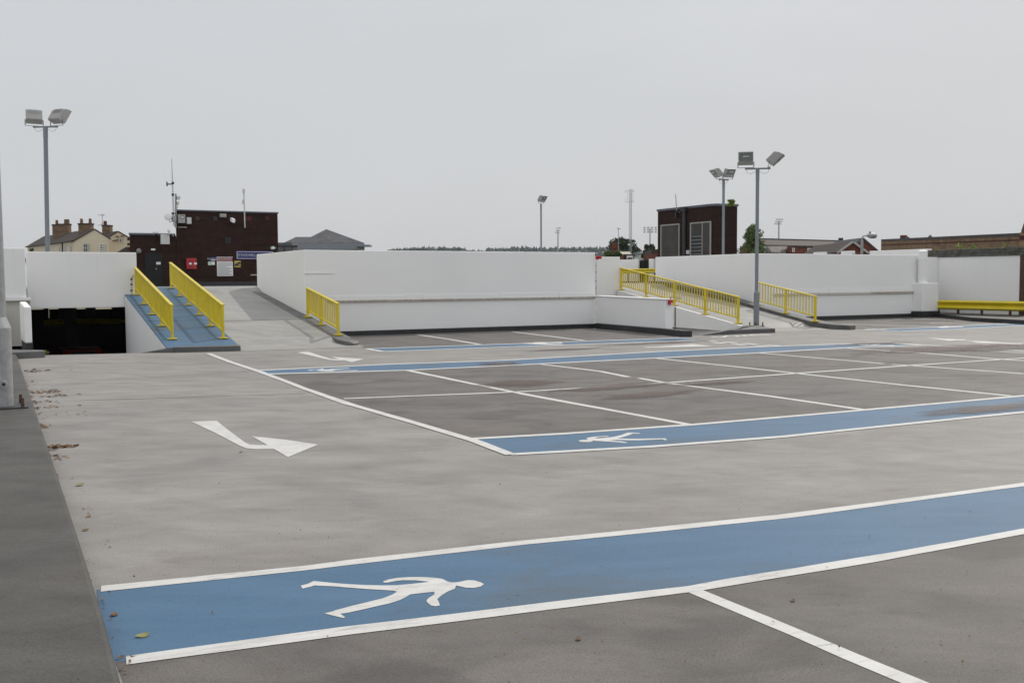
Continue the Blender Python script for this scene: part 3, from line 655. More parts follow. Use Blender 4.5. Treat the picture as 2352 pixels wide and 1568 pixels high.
# corner pier: plinth and round shaft
cp = thing('pier', (37.4, 29.9, 0), 'white round pillar on a square plinth in the right corner of the deck', 'pillar')
cY = 29.75; c0 = onY(2119, 712, cY); xa = c0.x; zpl = onY(2119, 650, cY).z
xw = onY(2142, 700, cY).x
MB().box(xa, xa+1.0, cY, cY+.95, .25, zpl).build('plinth', M['white_wall'], cp, .03)
MB().box(xa-.06, xa+1.06, cY-.06, cY+1.0, -.02, .248).build('foot', M['black'], cp, .02)
pr0 = onY(2120, 580, cY+.3); zsh = onY(2120, 577, cY+.3).z
b = MB(); b.tube((pr0.x, cY+.3, zpl), (pr0.x, cY+.3, zsh), .19, .19, 20); b.tube((pr0.x, cY+.3, zsh), (pr0.x, cY+.3, zsh+.06), .19, .1, 20); b.build('shaft', M['white_wall'], cp, 0, True)
MB().tube((pr0.x, cY+.3, zsh-.36), (pr0.x, cY+.3, zsh-.32), .205, .205, 20).build('collar', M['white_wall'], cp, 0, True)
# right perimeter wall along Y with lichened coping
pw = thing('perimeter_wall', (38, 28, 0), 'white wall behind the yellow crash barrier, with a dark lichen-covered coping', 'wall')
PX = 38.0; yn = onX(2343, 600, PX).y; yf = onX(2131, 600, PX).y
zA = onX(2135, 585, PX).z
MB().box(PX, PX+.25, yn, yf, .1, zA-.13).build('wall', M['white_wall'], pw, .01)
MB().box(PX-.05, PX+.3, yn-.35, yf+.05, zA-.128, zA-.02).build('ledge', M['darkcoping'], pw, .01)
MB().box(PX+.02, PX+.28, yn-.35, yf+.05, zA-.018, zA+.2).build('coping', M['darkcoping'], pw, .02)
yq = onX(2325, 600, PX).y; MB().box(PX-.02, PX+.3, yq-.1, yq+.25, zA-.01, zA+.25).build('coping_block', M['darkcoping'], pw, .02)
MB().box(PX-.02, PX+.3, yn-.36, yn-.003, .0, zA-.131).build('end_post', M['rust'], pw, .01)
# corner kerb with black face
b = MB(); e0 = g(2080, 727); e1 = g(2105, 731); e2_ = g(2230, 738); e3 = g(2352, 745)
poly = [(37.0, 30.1), (36.75, 29.3), (e2_.x, e2_.y), (e3.x, e3.y), (e3.x-2.0, e3.y-5), (44, 17), (44, 30.1)]
struct(b.prism(poly, -.02, .16).build('kerb_path', M['black'], None, .02))
# way out parapet beyond the upper deck: blocks and dark gaps
PX2 = 41.0
def pblock(px0, px1, ptop, label, deep=.3):
    y1 = onX(px0, ptop, PX2).y; y0 = onX(px1, ptop, PX2).y; z = onX((px0+px1)/2, ptop, PX2).z
    t = thing('parapet_block', (PX2, (y0+y1)/2, 1.4), label, 'wall')
    MB().box(PX2, PX2+deep, y0, y1, -6, z).build('wall', M['white_wall'], t, .02)
    return y0, y1, z
s1_ = pblock(1416, 1466, 596, 'white parapet block behind the distant yellow crash barrier, left of the dark gap')
s2_ = pblock(1490, 1501, 594.5, 'narrow white parapet block between the dark gap and the dark brick plant room')
s3_ = pblock(1868, 1891, 579, 'small white parapet block in front of the dark slate roof, above the right wall')
s4_ = pblock(1931, 1955, 576.5, 'small white parapet block left of the street lamp, above the right wall')
s5_ = pblock(1997, 2131, 574, 'long white parapet block running up to the round corner pillar')
for px0, px1, py, lab in ((1466, 1490, 597, 'dark slatted gate filling the gap between two white parapet blocks'), (1891, 1931, 585, 'dark railing panel between the two small white parapet blocks'), (1955, 1997, 583, 'dark railing panel under the street lamp, beside the long parapet block')):
    y1 = onX(px0, py, PX2).y; y0 = onX(px1, py, PX2).y; z = onX(px0, py, PX2).z
    t = thing('gap_railing', (PX2+.12, (y0+y1)/2, 1.4), lab, 'railing')
    MB().box(PX2+.14, PX2+.18, y0+.02, y1-.02, 1.3, z-.06).build('panel', M['blackvoid'], t)
    nb = max(3, int((y1-y0)/.14))
    for i in range(nb): 
        y = y0+.06+(y1-y0-.12)*i/(nb-1); MB().box(PX2+.08, PX2+.13, y-.02, y+.02, 1.3, z).build('bar', M['dark'], t)

# ------------------------------------------------------------------ yellow railings
H = .885
def railing(posts, nbar, label, group='yellow guard railings'):
    p0 = Vector(posts[0]); t = thing('railing', p0, label, 'railing', group)
    ps = [Vector(p) for p in posts]; d = (ps[-1]-ps[0]); hd = Vector((d.x, d.y, 0)).normalized(); side = Vector((-hd.y, hd.x, 0))
    pm_ = MB().obox((0, 0, (H-.05)/2), hd*.05, side*.028, ZU*(H-.05)/2)
    bar_ = None
    bp = MB().obox((0, 0, .012), hd*.12, side*.11, ZU*.012)
    p_first = None
    for p in ps:
        if p_first is None:
            p_first = pm_.build('post', M['yellow'], None, .006); p_first.parent = t; p_first.location = p-p0
            pl_first = bp.build('base_plate', M['yellow'], None); pl_first.parent = t; pl_first.location = p-p0
        else: clone(p_first, t, p-p0); clone(pl_first, t, p-p0)
    rails = (H-.025, .19)
    e = d.normalized()
    MB().bar(ps[0]+ZU*(H-.025)-e*.05, ps[-1]+ZU*(H-.025)+e*.05, .085, .045).build('top_rail', M['yellow'], t, .008)
    for a, b_ in zip(ps, ps[1:]): MB().bar(a+ZU*.19+(b_-a).normalized()*.045, b_+ZU*.19-(b_-a).normalized()*.045, .045, .045).build('bottom_rail', M['yellow'], t, .004)
    slope = d.z/Vector((d.x, d.y, 0)).length
    first = None
    for a, b_ in zip(ps, ps[1:]):
        for i in range(1, nbar+1):
            q = a.lerp(b_, i/(nbar+1))
            if first is None:
                first = MB().obox((0, 0, (.2+H-.04)/2), hd*.014, side*.014, ZU*(H-.04-.2)/2).build('baluster', M['yellow'], None); first.parent = t; first.location = q-p0
            else: clone(first, t, q-p0)
    return t
Zf = lambda x, Y: (x, Y, zwalk(Y)+.003)
railing([Zf(6.27, 35.9), Zf(6.19, 34.0), Zf(6.11, 32.1), Zf(6.04, 30.2), Zf(5.955, 28.3), Zf(5.87, 26.4)], 11, 'long yellow railing on the blue footway, on the side of the vehicle ramp')
railing([Zf(4.92, 34.4), Zf(4.85, 32.4), Zf(4.77, 30.45), Zf(4.70, 28.48), Zf(4.63, 26.52)], 11, 'yellow railing on the outer edge of the blue footway, beside the dark opening')
railing([(9.1, 29.62, zk(29.62)), (9.05, 28.2, zk(28.2)), (9.0, 26.55, zk(26.55))], 9, 'short yellow railing on the grey kerb in front of the long white wall')
Zr = lambda x, Y: (x, Y, .175+.131*(Y-24.7))
railing([Zr(22.95, 33.2), Zr(22.70, 31.2), Zr(22.45, 29.15), Zr(22.22, 27.15), Zr(22.06, 25.3)], 11, 'longest-looking yellow railing, seen side-on on the left edge of the right ramp')
railing([(26.2, 29.0, .17+.131*4.1), (25.82, 27.1, .17+.131*2.2), (25.5, 25.35, .17+.131*.45)], 9, 'yellow railing right of the middle lamp post, on the dark kerb of the right ramp')

# ------------------------------------------------------------------ crash barriers
def barrier(a, b_, zb, htop, label, posts, group='yellow crash barriers', hb=.31):
    a = Vector(a); b_ = Vector(b_); t = thing('crash_barrier', (a.x, a.y, zb), label, 'crash barrier', group)
    d = (b_-a).normalized(); n = d.cross(ZU).normalized()
    if n.dot(F0) > 0: n = -n
    prof = [(0, 0), (.05, .02), (.075, .06), (.03, .12), (.0, .155), (.03, .19), (.075, .25), (.05, .29), (0, .31)]
    prof = [(u*hb/.31, v*hb/.31) for u, v in prof]
    pr = [a + n*u + ZU*(htop-hb+v) for u, v in prof] + [a + n*(u-.012) + ZU*(htop-hb+v) for u, v in reversed(prof)]
    MB().extr(pr, b_-a).build('beam', M['yellow'], t, .012, True)
    MB().obox(a-d*.03+n*.03+ZU*(htop-hb/2), d*.04, n*.05, ZU*hb*.45).build('end_terminal', M['yellow'], t, .03)
    for s in posts:
        q = a.lerp(b_, s); MB().bar(Vector((q.x, q.y, zb))-n*.06, Vector((q.x, q.y, htop-.02))-n*.06, .10, .06, d).build('post', M['rust'], t)
        MB().ball(q-n*.0+ZU*(htop+.0), .03).build('bolt', M['yellow'], t)
    return t
ba = onX(2140, 700, 37.2); bb = onX(2352, 700, 37.2)
barrier((37.2, ba.y, 0), (37.2, bb.y-6, 0), .16, onX(2200, 689.5, 37.2).z, 'yellow steel crash barrier along the white wall at the right edge', [.03, .125, .235, .36, .5, .7, .9], hb=.40)
yb0 = onX(1430, 620, 40.2).y; yb1 = onX(1504, 620, 40.2).y
barrier((40.2, yb0, 0), (40.2, yb1-1.5, 0), 1.45, onX(1490, 616.5, 40.2).z, 'distant yellow crash barrier seen through the railing at the head of the right ramp', [.1, .4, .7, .95])
struct(MB().box(39.6, 40.9, 36.7, 60, 1.40, 1.56).build('kerb_path', M['kerb'], None, .02))

# ------------------------------------------------------------------ floodlight columns
PROF = [(-.055, .055), (0, .14), (.012, .165), (.03, .182), (.055, .19), (.10, .192), (.165, .176), (.085, .055), (.05, 0), (-.04, .035)]
PROF = [(u*1.0, v*1.0) for u, v in PROF]
def floodlight(parent, pos, az, wd=.46, sc_=1.0, tilt=0):
    """pos: pivot in world, az: heading the glass faces (radians from +X)"""
    f = Vector((cos(az), sin(az), 0)); s = Vector((-f.y, f.x, 0)); u = ZU
    if tilt: f2 = f*cos(tilt)-ZU*sin(tilt); u = f*sin(tilt)+ZU*cos(tilt); f = f2
    P = lambda a, b_, c: Vector(pos) + (f*a + u*b_)*sc_*2.3 + s*c
    hw = wd/2
    h = MB(); h.extr([P(a, b_, -hw) for a, b_ in PROF], s*wd)
    ho = h.build('floodlight', M['lampbody'], parent, .008)
    # frame, glass, visor, fins and bracket are sub-parts
    A = Vector((.165, .176)); B_ = Vector((.085, .055)); nrm = Vector((A-B_).orthogonal()).normalized()
    nrm = Vector(((A-B_).y, -(A-B_).x)).normalized()
    a2 = A.lerp(B_, .1)+nrm*.004; b2_ = A.lerp(B_, .92)+nrm*.004
    g_ = MB(); g_.add([P(a2.x, a2.y, -hw*.86), P(a2.x, a2.y, hw*.86), P(b2_.x, b2_.y, hw*.86), P(b2_.x, b2_.y, -hw*.86)], [(0, 1, 2, 3)])
    g_.build('glass', M['lens'], ho)
    r_ = MB(); m1 = A.lerp(B_, .45)+nrm*.007; r_.bar(P(m1.x, m1.y, -hw*.35), P(m1.x, m1.y, hw*.45), .03, .02); r_.build('lamp_tube', M['white'], ho)
    for c in [-.6+.2*i for i in range(7)]:
        fn = MB(); fn.extr([P(a, b_, c*hw-.004) for a, b_ in ((-.012, .12), (.0, .155), (.02, .185), (.05, .197), (.045, .178), (.02, .165), (.008, .13))], s*.008); fn.build('fin', M['lampbody'], ho)
    br = MB()
    for sg in (-1, 1): br.bar(P(0, .05, sg*(hw+.02)), P(.0, -.03, sg*(hw+.02)), .03, .012, f)
    br.bar(P(0, -.03, -hw-.03), P(0, -.03, hw+.03), .03, .014); br.build('bracket', M['bluegrey'], ho)
    return ho
def column(base, top, rb, rp, hb, label, heads, arm=None, rt=None, big=1.0, plate=True, lean=0):
    rt = rt or rp*.97
    base = Vector(base); t = thing('lamp_post', base, label, 'lamp post', 'floodlight lamp posts'); zt = top
    x, y = base.x, base.y
    b = MB()
    if hb: b.tube((x, y, base.z), (x, y, base.z+hb), rb, rb, 20).build('base_section', M['bluegrey'] if rb < .12 else M['galv'], t, 0, True); MB().tube((x, y, base.z+hb), (x, y, base.z+hb+rb*.9), rb, rp, 20).build('shoulder', M['bluegrey'] if rb < .12 else M['galv'], t, 0, True)
    MB().tube((x, y, base.z+hb+(rb*.9 if hb else 0)), (x, y, zt-.35), rp, rt, 18).build('pole', M['bluegrey'] if rb < .12 else M['galv'], t, 0, True)
    MB().tube((x, y, zt-.36), (x, y, zt), rt*1.08, rt*1.08, 18).build('collar', M['bluegrey'], t, 0, True)
    if plate:
        MB().box(x-rb*2, x+rb*2, y-rb*2, y+rb*2, base.z-.02, base.z+.02).build('base_plate', M['dark'], t, .005)
        for sx in (-1, 1):
            for sy in (-1, 1): MB().tube((x+sx*rb*1.6, y+sy*rb*1.6, base.z+.015), (x+sx*rb*1.6, y+sy*rb*1.6, base.z+.13), .022, .018, 8).build('bolt', M['rust'], t)
    if arm:
        ad, al = arm; d = Vector((cos(ad), sin(ad), 0))
        MB().bar(Vector((x, y, zt+.02))-d*al, Vector((x, y, zt+.02))+d*al, .07, .05).build('crossarm', M['bluegrey'], t, .005)
        for sg, (az, til) in zip((-1, 1), heads):
            q = Vector((x, y, zt+.045+.08*big))+d*al*.92*sg; floodlight(t, q, az, .46*big, big, til)
            MB().wire([q-ZU*.1, q-ZU*.22-d*sg*.04, q-ZU*.27-d*sg*.16, q-ZU*.2-d*sg*.3, Vector((x, y, zt-.08))], .008).build('cable', M['offwhite'], t)
    else:
        for az, til in heads: floodlight(t, (x, y, zt+.1), az, tilt=til)
    if lean: t.rotation_euler = Matrix.Rotation(lean, 3, F0).to_euler()
    return t
VR = atan2(R0.y, R0.x)        # heading of camera-right on plan
toward = atan2(-F0.y, -F0.x)
# near lamp post at the left edge
bn = g(1, 935, .11)
col_near = column((bn.x, bn.y, .11), 8.0, .155, .102, 1.02, 'galvanised lamp post close by at the left edge, on the dark kerb path', [(VR, 0), (VR+pi, 0)], arm=(VR, .45), rt=.05, lean=radians(.25))
ddx = R0; b = MB(); f_ = (-F0)
p = Vector((bn.x, bn.y, 0))
MB().obox(p+f_*.145+R0*.02+ZU*.72, R0*.07, f_*.02, ZU*.33).build('access_door', M['galv'], col_near, .012)
MB().tube(p+(f_*.10+R0*.10)+ZU*.42, p+(f_*.16+R0*.13)+ZU*.42, .05, .045, 12).build('lock', M['galv'], col_near, 0, True)
MB().tube(p+(f_*.16+R0*.13)+ZU*.42, p+(f_*.165+R0*.132)+ZU*.42, .022, .02, 10).build('lock_hole', M['dark'], col_near)
# middle lamp post
bm_ = g(1737, 750, .15)
bm_ = Vector((bm_.x, bm_.y, .17)); zt = zat(1735, 389, bm_)
column(bm_, zt, .09, .0575, zat(1737, 673, bm_)-.17, 'tall grey twin floodlight post on the dark kerb between the right-hand railings', [(toward-.25, .05), (VR-.35, .25)], arm=(VR-.15, .40))
# lamp post behind the right wall
pb_ = at(1661, 580, 44); zt = zat(1659.5, 414, pb_)
column((pb_.x, pb_.y, zup(40)), zt, .09, .058, 0, 'twin floodlight post just left of the tall one, before the brick plant room', [(VR+pi+.35, .2), (toward+.25, .1)], arm=(VR+.45, .25), big=.9)
# left lamp post behind the opening wall
pb_ = at(108, 580, 34.6); zt = zat(107, 293, pb_)
column((pb_.x, pb_.y, zup(36)), zt, .09, .0745, 0, 'twin floodlight post rising behind the white wall at the left, lamps seen from behind', [(toward+pi+.45, .0), (toward+pi-.40, 0)], arm=(VR-.15, .45), big=1.12, lean=radians(.95))
# central single lamp
pb_ = at(1243, 578, 66); zt = zat(1242, 468, pb_)
column((pb_.x, pb_.y, zup(60)), zt, .09, .055, 0, 'distant single floodlight post above the middle of the long white wall', [(toward+.75, .1)])
# strap on the middle post
for o in ():
    pass

# ------------------------------------------------------------------ fire alarm items
al = thing('alarm_sounder', onY(1371, 592, WY-.05), 'red round alarm sounder on the top right corner of the long white wall', 'alarm')
p = onY(1371, 592, WY-.01)
MB().tube(p, p+Vector((0, -.08, 0)), .07, .06, 16).build('sounder_body', M['red'], al, 0, True)
MB().tube(p+Vector((.06, -.02, 0)), p+Vector((.075, -.12, .01)), .03, .06, 14).build('horn', M['red'], al, 0, True)
p2 = onY(1369, 680, WY-.012); cc = thing('conduit', p2, 'thin vertical conduit under the red sounder on the long white wall', 'conduit')
MB().wire([onY(1369, 598, WY-.012), onY(1369, 640, WY-.012), p2], .012).build('pipe', M['textgrey'], cc)
for py in (610, 625, 645, 662): MB().ball(onY(1369, py, WY-.014), .022).build('clip', M['dark'], cc)
p = Vector((e.x+.12, e.y-.06, 1.0)); 
ca = thing('call_point', p, 'red fire call point with a white label at the end of the low wall', 'call point')
MB().box(p.x-.07, p.x+.07, p.y-.08, p.y, p.z-.085, p.z+.065).build('box', M['red'], ca, .012)
MB().box(p.x-.01, p.x+.055, p.y-.084, p.y-.081, p.z-.065, p.z-.03).build('label_plate', M['white'], ca)
MB().tube((p.x, p.y-.05, p.z+.08), (p.x, p.y-.05, p.z+.16), .018).build('conduit', M['galv'], ca)

# ------------------------------------------------------------------ stair tower (left) and what hangs on it
TY = 60.0
TZ = sv(400, 620, .2551)
def T(x, y, off=0): return onY(*TZ(x, y), TY-off)
tw = thing('stair_tower', T(1400, 1360), 'dark brick stair tower at the head of the left ramp, with signs and aerials', 'building')
a = T(765, 350); e_ = T(2122, 356); ztop = a.z; zb = zup(TY)
l0 = T(155, 672); zl = l0.z
TS = a.x/TY*1.02
MB().prism([(a.x, TY), (e_.x, TY), (e_.x+6*TS, TY+6), (a.x+6*TS, TY+6)], zb-.02, ztop-.1).build('tower_wall', M['brick'], tw)
MB().prism([(l0.x, TY+.05), (a.x-.004, TY+.05), (a.x-.004+4.95*TS, TY+5), (l0.x+4.95*TS, TY+5)], zb-.02, zl-.08).build('wing_wall', M['brick'], tw)
MB().prism([(a.x-.05, TY-.05), (e_.x+.05, TY-.05), (e_.x+.05+6*TS, TY+6), (a.x-.03+6*TS, TY+6)], ztop-.098, ztop-.02).build('roof_edge', M['trim'], tw, .01)
MB().prism([(l0.x-.05, TY), (a.x-.053, TY), (a.x-.053+5*TS, TY+5), (l0.x-.03+5*TS, TY+5)], zl-.078, zl+.03).build('roof_edge', M['trim'], tw, .01)
for i in range(4):
    z = zl-.25-.28*i; MB().box(l0.x-.07, l0.x-.003, TY+.06, TY+.5, z-.14, z).build('quoin', M['brick'], tw)
q0, q1 = T(355, 935), T(600, 1358)
d_ = MB().box(q0.x, q1.x, TY+.0, TY+.046, zb, q0.z).build('door', M['blackvoid'], tw)
MB().box((q0.x+q1.x)/2-.01, (q0.x+q1.x)/2+.01, TY-.012, TY-.002, zb+.03, q0.z-.05).build('door_gap', M['blackvoid'], d_)
MB().ball(((q0.x+q1.x)/2+.12, TY-.04, zb+1.0), .04).build('handle', M['galv'], d_)
MB().box(q0.x-.1, q1.x+2.5, TY-.03, TY+.044, q0.z+.02, q0.z+.12).build('lintel', M['dark'], tw) if False else None
v0, v1 = T(1420, 720), T(1505, 806)
MB().box(v0.x, v1.x, TY-.02, TY-.002, v1.z, v0.z).build('vent', M['blackvoid'], tw)
for i in range(5):
    z = v1.z+(v0.z-v1.z)*(i+.5)/5; MB().box(v0.x+.02, v1.x-.02, TY-.04, TY-.022, z-.02, z+.02).build('louvre', M['dark'], tw)
for xx in (1060, 1295, 1500, 1690, 1750, 1985): 
    u0, u1 = T(xx-25, 450), T(xx+25, 498); MB().box(u0.x, u1.x, TY-.006, TY-.001, u1.z, u0.z).build('air_brick', M['bandbrick'] if xx > 1600 else M['dark'], tw)
u0, u1 = T(770, 1318), T(1848, 1362); MB().box(u0.x, u1.x+1.5, TY-.02, TY-.002, zb, u0.z).build('bitumen_foot', M['black'], tw)
u0, u1 = T(1765, 1218), T(1850, 1232); MB().box(u0.x, u1.x+.4, TY-.05, TY-.002, u1.z, u0.z).build('sill', M['coping'], tw)
def plate(name, x0, y0, x1, y1, mat, label, cat, th=.04, off=.004, build=True):
    p, q = T(x0, y0), T(x1, y1)
    t = thing(name, ((p.x+q.x)/2, TY-off, q.z), label, cat)
    MB().box(p.x, q.x, TY-off-th, TY-off, q.z, p.z).build('panel', mat, t, .006)
    return t, p, q, TY-off-th
FM = lambda x, z, Y: Matrix(((1, 0, 0, x), (0, 0, -1, Y), (0, 1, 0, z), (0, 0, 0, 1)))
def words(t, txt, x, z, size, Y, mat, wide=1, align='LEFT', weight=0): return lettering(txt, size, FM(x, z, Y-.004), mat, t, wide=wide, align=align, ext_=.001, weight=weight)
# name sign
t, p, q, Y = plate('name_sign', 1570, 905, 2068, 1020, M['navy'], 'long navy blue name sign with white STOCKWELL GATE lettering on the brick tower', 'sign')
fr_ = MB(); th = .022; i_ = .04
for (xa_, xb_, za_, zb_) in ((p.x+i_, q.x-i_, p.z-i_-th, p.z-i_), (p.x+i_, q.x-i_, q.z+i_, q.z+i_+th), (p.x+i_, p.x+i_+th, q.z+i_+th, p.z-i_-th), (q.x-i_-th, q.x-i_, q.z+i_+th, p.z-i_-th)): fr_.box(xa_, xb_, Y-.006, Y-.001, za_, zb_)
fr_.build('border', M['white'], t)
u0, u1 = T(1588, 978), T(1860, 945); hcap = u1.z-u0.z
lt = words(t, 'STOCKWELL GATE', u0.x, u0.z, hcap/.69, Y, M['offwhite'], 1.0)
wd_ = max(v.co.x for v in lt.data.vertices)-min(v.co.x for v in lt.data.vertices)
want = (T(1945, 960).x-u0.x)*1.0; k_ = want/wd_; x0_ = u0.x-wloc(t).x
for v in lt.data.vertices: v.co.x = x0_+(v.co.x-x0_)*k_
# information board
t, p, q, Y = plate('information_board', 1313, 985, 1530, 1240, M['white'], 'tall white information board with a dark red heading on the brick tower', 'sign')
u0, u1 = T(1319, 992), T(1525, 1048)
MB().box(u0.x, u1.x, Y-.005, Y-.001, u1.z, u0.z).build('heading', M['darkred'], t)
cx_ = (u0.x+u1.x)/2
for i, s_ in enumerate(('WALKDEN STREET CAR PARK', 'PAY ON FOOT', 'INFORMATION BOARD')):
    lt = words(t, s_, cx_, u0.z-(u0.z-u1.z)*(.28+.3*i), .125, Y-.004, M['offwhite'], .95 if i == 0 else 1, 'CENTER')
    w_ = max(v.co.x for v in lt.data.vertices)-min(v.co.x for v in lt.data.vertices); lim = (u1.x-u0.x)*.92
    if w_ > lim:
        for v in lt.data.vertices: v.co.x *= lim/w_
yy = 1062
while yy < 1228:
    ln = random.choice((1.0, 1.0, .97, .8, .95, .6)); r0, r1 = T(1326, yy), T(1326+190*ln, yy+6)
    MB().box(r0.x, r1.x, Y-.003, Y-.001, r1.z, r0.z).build('print_line', M['textgrey'], t); yy += 11.5
# camera warning sign
t, p, q, Y = plate('warning_sign', 1547, 1037, 1633, 1123, M['signyellow'], 'square ochre CCTV warning sign beside the information board', 'sign')
words(t, 'CCTV', (p.x+q.x)/2, p.z-.2, .17, Y, M['dark'], 1, 'CENTER')
c_ = Vector(((p.x+q.x)/2, Y-.006, (p.z+q.z)/2)); MB().obox(c_, Vector((.16, 0, .1)), Vector((0, .004, 0)), Vector((-.03, 0, .05))).build('camera_symbol', M['dark'], t)
MB().obox(c_+Vector((.1, 0, -.1)), Vector((.1, 0, -.03)), Vector((0, .003, 0)), Vector((.005, 0, .016))).build('bracket_symbol', M['rust'], t)
words(t, 'IN OPERATION', (p.x+q.x)/2, q.z+.07, .1, Y, M['dark'], .85, 'CENTER')
# pay sign and notices
t, p, q, Y = plate('pay_sign', 1222, 988, 1308, 1046, M['navy'], 'small blue PAY ON FOOT sign left of the information board', 'sign')
words(t, 'PAY ON FOOT', (p.x+q.x)/2, (p.z+q.z)/2-.02, .14, Y, M['offwhite'], .72, 'CENTER'); u0 = T(1230, 1026); MB().box(u0.x, q.x-.05, Y-.004, Y-.001, u0.z-.03, u0.z+.02).build('print_line', M['offwhite'], t)
plate('notice', 1197, 1047, 1240, 1097, simple('pale_green_card', (.42, .55, .50)), 'pale green notice card under the small blue pay sign', 'notice', .02)
plate('notice', 1242, 1049, 1289, 1092, M['white'], 'white notice card under the small blue pay sign', 'notice', .02)
plate('notice', 1250, 1034, 1278, 1047, simple('brown_card', (.30, .24, .12)), 'tiny brown card between the pay sign and the white notice', 'notice', .015, .046)
# red cabinet
t, p, q, Y = plate('hydrant_cabinet', 903, 1003, 1037, 1145, M['red'], 'red fire cabinet mounted on the dark brick tower wall', 'cabinet', .22)
for yy, hh in ((1022, 28), (1098, 26)):
    u0, u1 = T(935, yy), T(990, yy+hh); MB().box(u0.x, u1.x, Y-.02, Y-.002, u1.z, u0.z).build('window', M['dark'], t)
    MB().ball(((u0.x+u1.x)/2, Y-.03, (u0.z+u1.z)/2), (.12, .02, .07)).build('red_knob', M['darkred'], t)
for x0, x1 in ((938, 970), (1003, 1040)):
    u0, u1 = T(x0, 1062), T(x1, 1088); MB().box(u0.x, u1.x, Y-.014, Y-.002, u1.z, u0.z).build('sticker', M['white'], t)
# door signs, exit sign
t, p, q, Y = plate('door_sign', 510, 1053, 567, 1087, M['white'], 'small white notice on the dark door of the brick tower', 'sign', .012)
for i in range(3):
    MB().box(p.x+.05, q.x-.05-.05*i, Y-.003, Y-.001, p.z-.07-.07*i, p.z-.05-.07*i).build('print_line', M['textgrey'], t)
plate('door_sign', 440, 875, 497, 898, M['white'], 'small white plate above the dark door of the brick tower', 'sign', .02)
t, p, q, Y = plate('exit_sign', 2022, 851, 2105, 880, M['green'], 'small green emergency exit sign with a running figure near the tower corner', 'sign', .03)
cxe = (p.x+q.x)/2; cze = (p.z+q.z)/2
MB().ball((cxe, Y-.006, cze+.07), (.035, .003, .035)).build('figure_symbol', M['white'], t)
MB().wire([(cxe-.02, Y-.006, cze+.03), (cxe-.05, Y-.006, cze-.04), (cxe-.12, Y-.006, cze-.09)], .016).wire([(cxe-.05, Y-.006, cze-.04), (cxe+.05, Y-.006, cze-.09)], .016).build('figure_symbol', M['white'], t)
MB().extr([(q.x-.26, Y-.003, cze+.02), (q.x-.26, Y-.003, cze-.02), (q.x-.16, Y-.003, cze-.02), (q.x-.16, Y-.003, cze-.07), (q.x-.06, Y-.003, cze), (q.x-.16, Y-.003, cze+.07), (q.x-.16, Y-.003, cze+.02)], (0, -.003, 0)).build('arrow_symbol', M['white'], t)
MB().box(p.x+.06, p.x+.2, Y-.006, Y-.002, cze-.08, cze+.08).build('doorway_symbol', M['offwhite'], t)
# lights, boxes and cameras
t, p, q, Y = plate('floodlight', 785, 425, 880, 540, M['lampbody'], 'grey square floodlight at the top left corner of the brick tower', 'floodlight', .3, .1)
u0, u1 = T(812, 437), T(866, 490); MB().box(u0.x, u1.x, Y-.012, Y-.002, u1.z, u0.z).build('glass', M['lens'], t); MB().box(u0.x+.03, u1.x-.03, Y-.02, Y-.013, (u0.z+u1.z)/2-.03, (u0.z+u1.z)/2+.02).build('lamp_tube', M['white'], t)
MB().box(p.x+.1, q.x-.1, TY-.1, TY-.002, q.z+.2, q.z+.3).build('bracket', M['dark'], t)
plate('junction_box', 908, 462, 970, 548, M['offwhite'], 'pale grey box right of the square floodlight on the tower', 'box', .2)
plate('batten_light', 800, 588, 912, 596, M['white'], 'thin white batten light below the square floodlight', 'light', .08)
t, p, q, Y = plate('bulkhead_light', 1350, 412, 1433, 462, M['lampbody'], 'wedge shaped grey bulkhead light high in the middle of the tower', 'light', .2)
MB().box(p.x+.04, q.x-.08, Y-.01, Y-.002, q.z+.03, (p.z+q.z)/2-.05).build('glass', M['lens'], t)
t = thing('security_camera', T(1530, 520), 'white security camera on a bracket right of the bulkhead light', 'camera')
u = T(1527, 498, .35); MB().obox(u, Vector((.085, .03, 0)), Vector((-.03, .16, .05)), Vector((.012, 0, .10))).build('housing', M['white'], t, .015)
MB().wire([T(1527, 520, .3), T(1535, 540, .2), T(1545, 550, 0)], .035).build('bracket', M['dark'], t)
t, p, q, Y = plate('cabinet', 560, 683, 680, 818, M['offwhite'], 'tall pale grey cabinet on the low wing of the tower, under the two cameras', 'cabinet', .25)
MB().box(p.x+(q.x-p.x)*.66, p.x+(q.x-p.x)*.67, Y-.004, Y-.001, q.z+.05, p.z-.05).build('door_gap', M['textgrey'], t)
t = thing('security_camera', T(505, 690), 'pale security camera on a bracket left of the tall grey cabinet', 'camera')
MB().obox(T(500, 664, .4), Vector((.14, 0, .0)), Vector((0, .08, 0)), Vector((0, 0, .045))).build('housing', M['offwhite'], t, .02); MB().wire([T(508, 674, .4), T(515, 695, .3), T(540, 708, 0)], .05).build('bracket', M['dark'], t)
t = thing('security_camera', T(690, 690), 'upright pale camera on a dark bracket right of the tall grey cabinet', 'camera')
MB().obox(T(680, 655, .4), Vector((.06, .02, 0)), Vector((0, .1, .03)), Vector((-.02, 0, .11))).build('housing', M['offwhite'], t, .02); MB().wire([T(685, 675, .4), T(708, 700, .2), T(722, 700, 0)], .06).build('bracket', M['dark'], t)
plate('junction_box', 704, 678, 738, 716, M['textgrey'], 'little grey box at the foot of the tower step, beside the upright camera', 'box', .1, .01)
t = thing('bulkhead_light', T(275, 905), 'round pale bulkhead light on the low wing, above the end of the white wall', 'light')
MB().tube(T(278, 905, 0), T(278, 905, .18), .14, .11, 14).build('housing', M['lampbody'], t, 0, True); MB().ball(T(278, 905, .18), (.09, .05, .09)).build('glass', M['lens'], t)
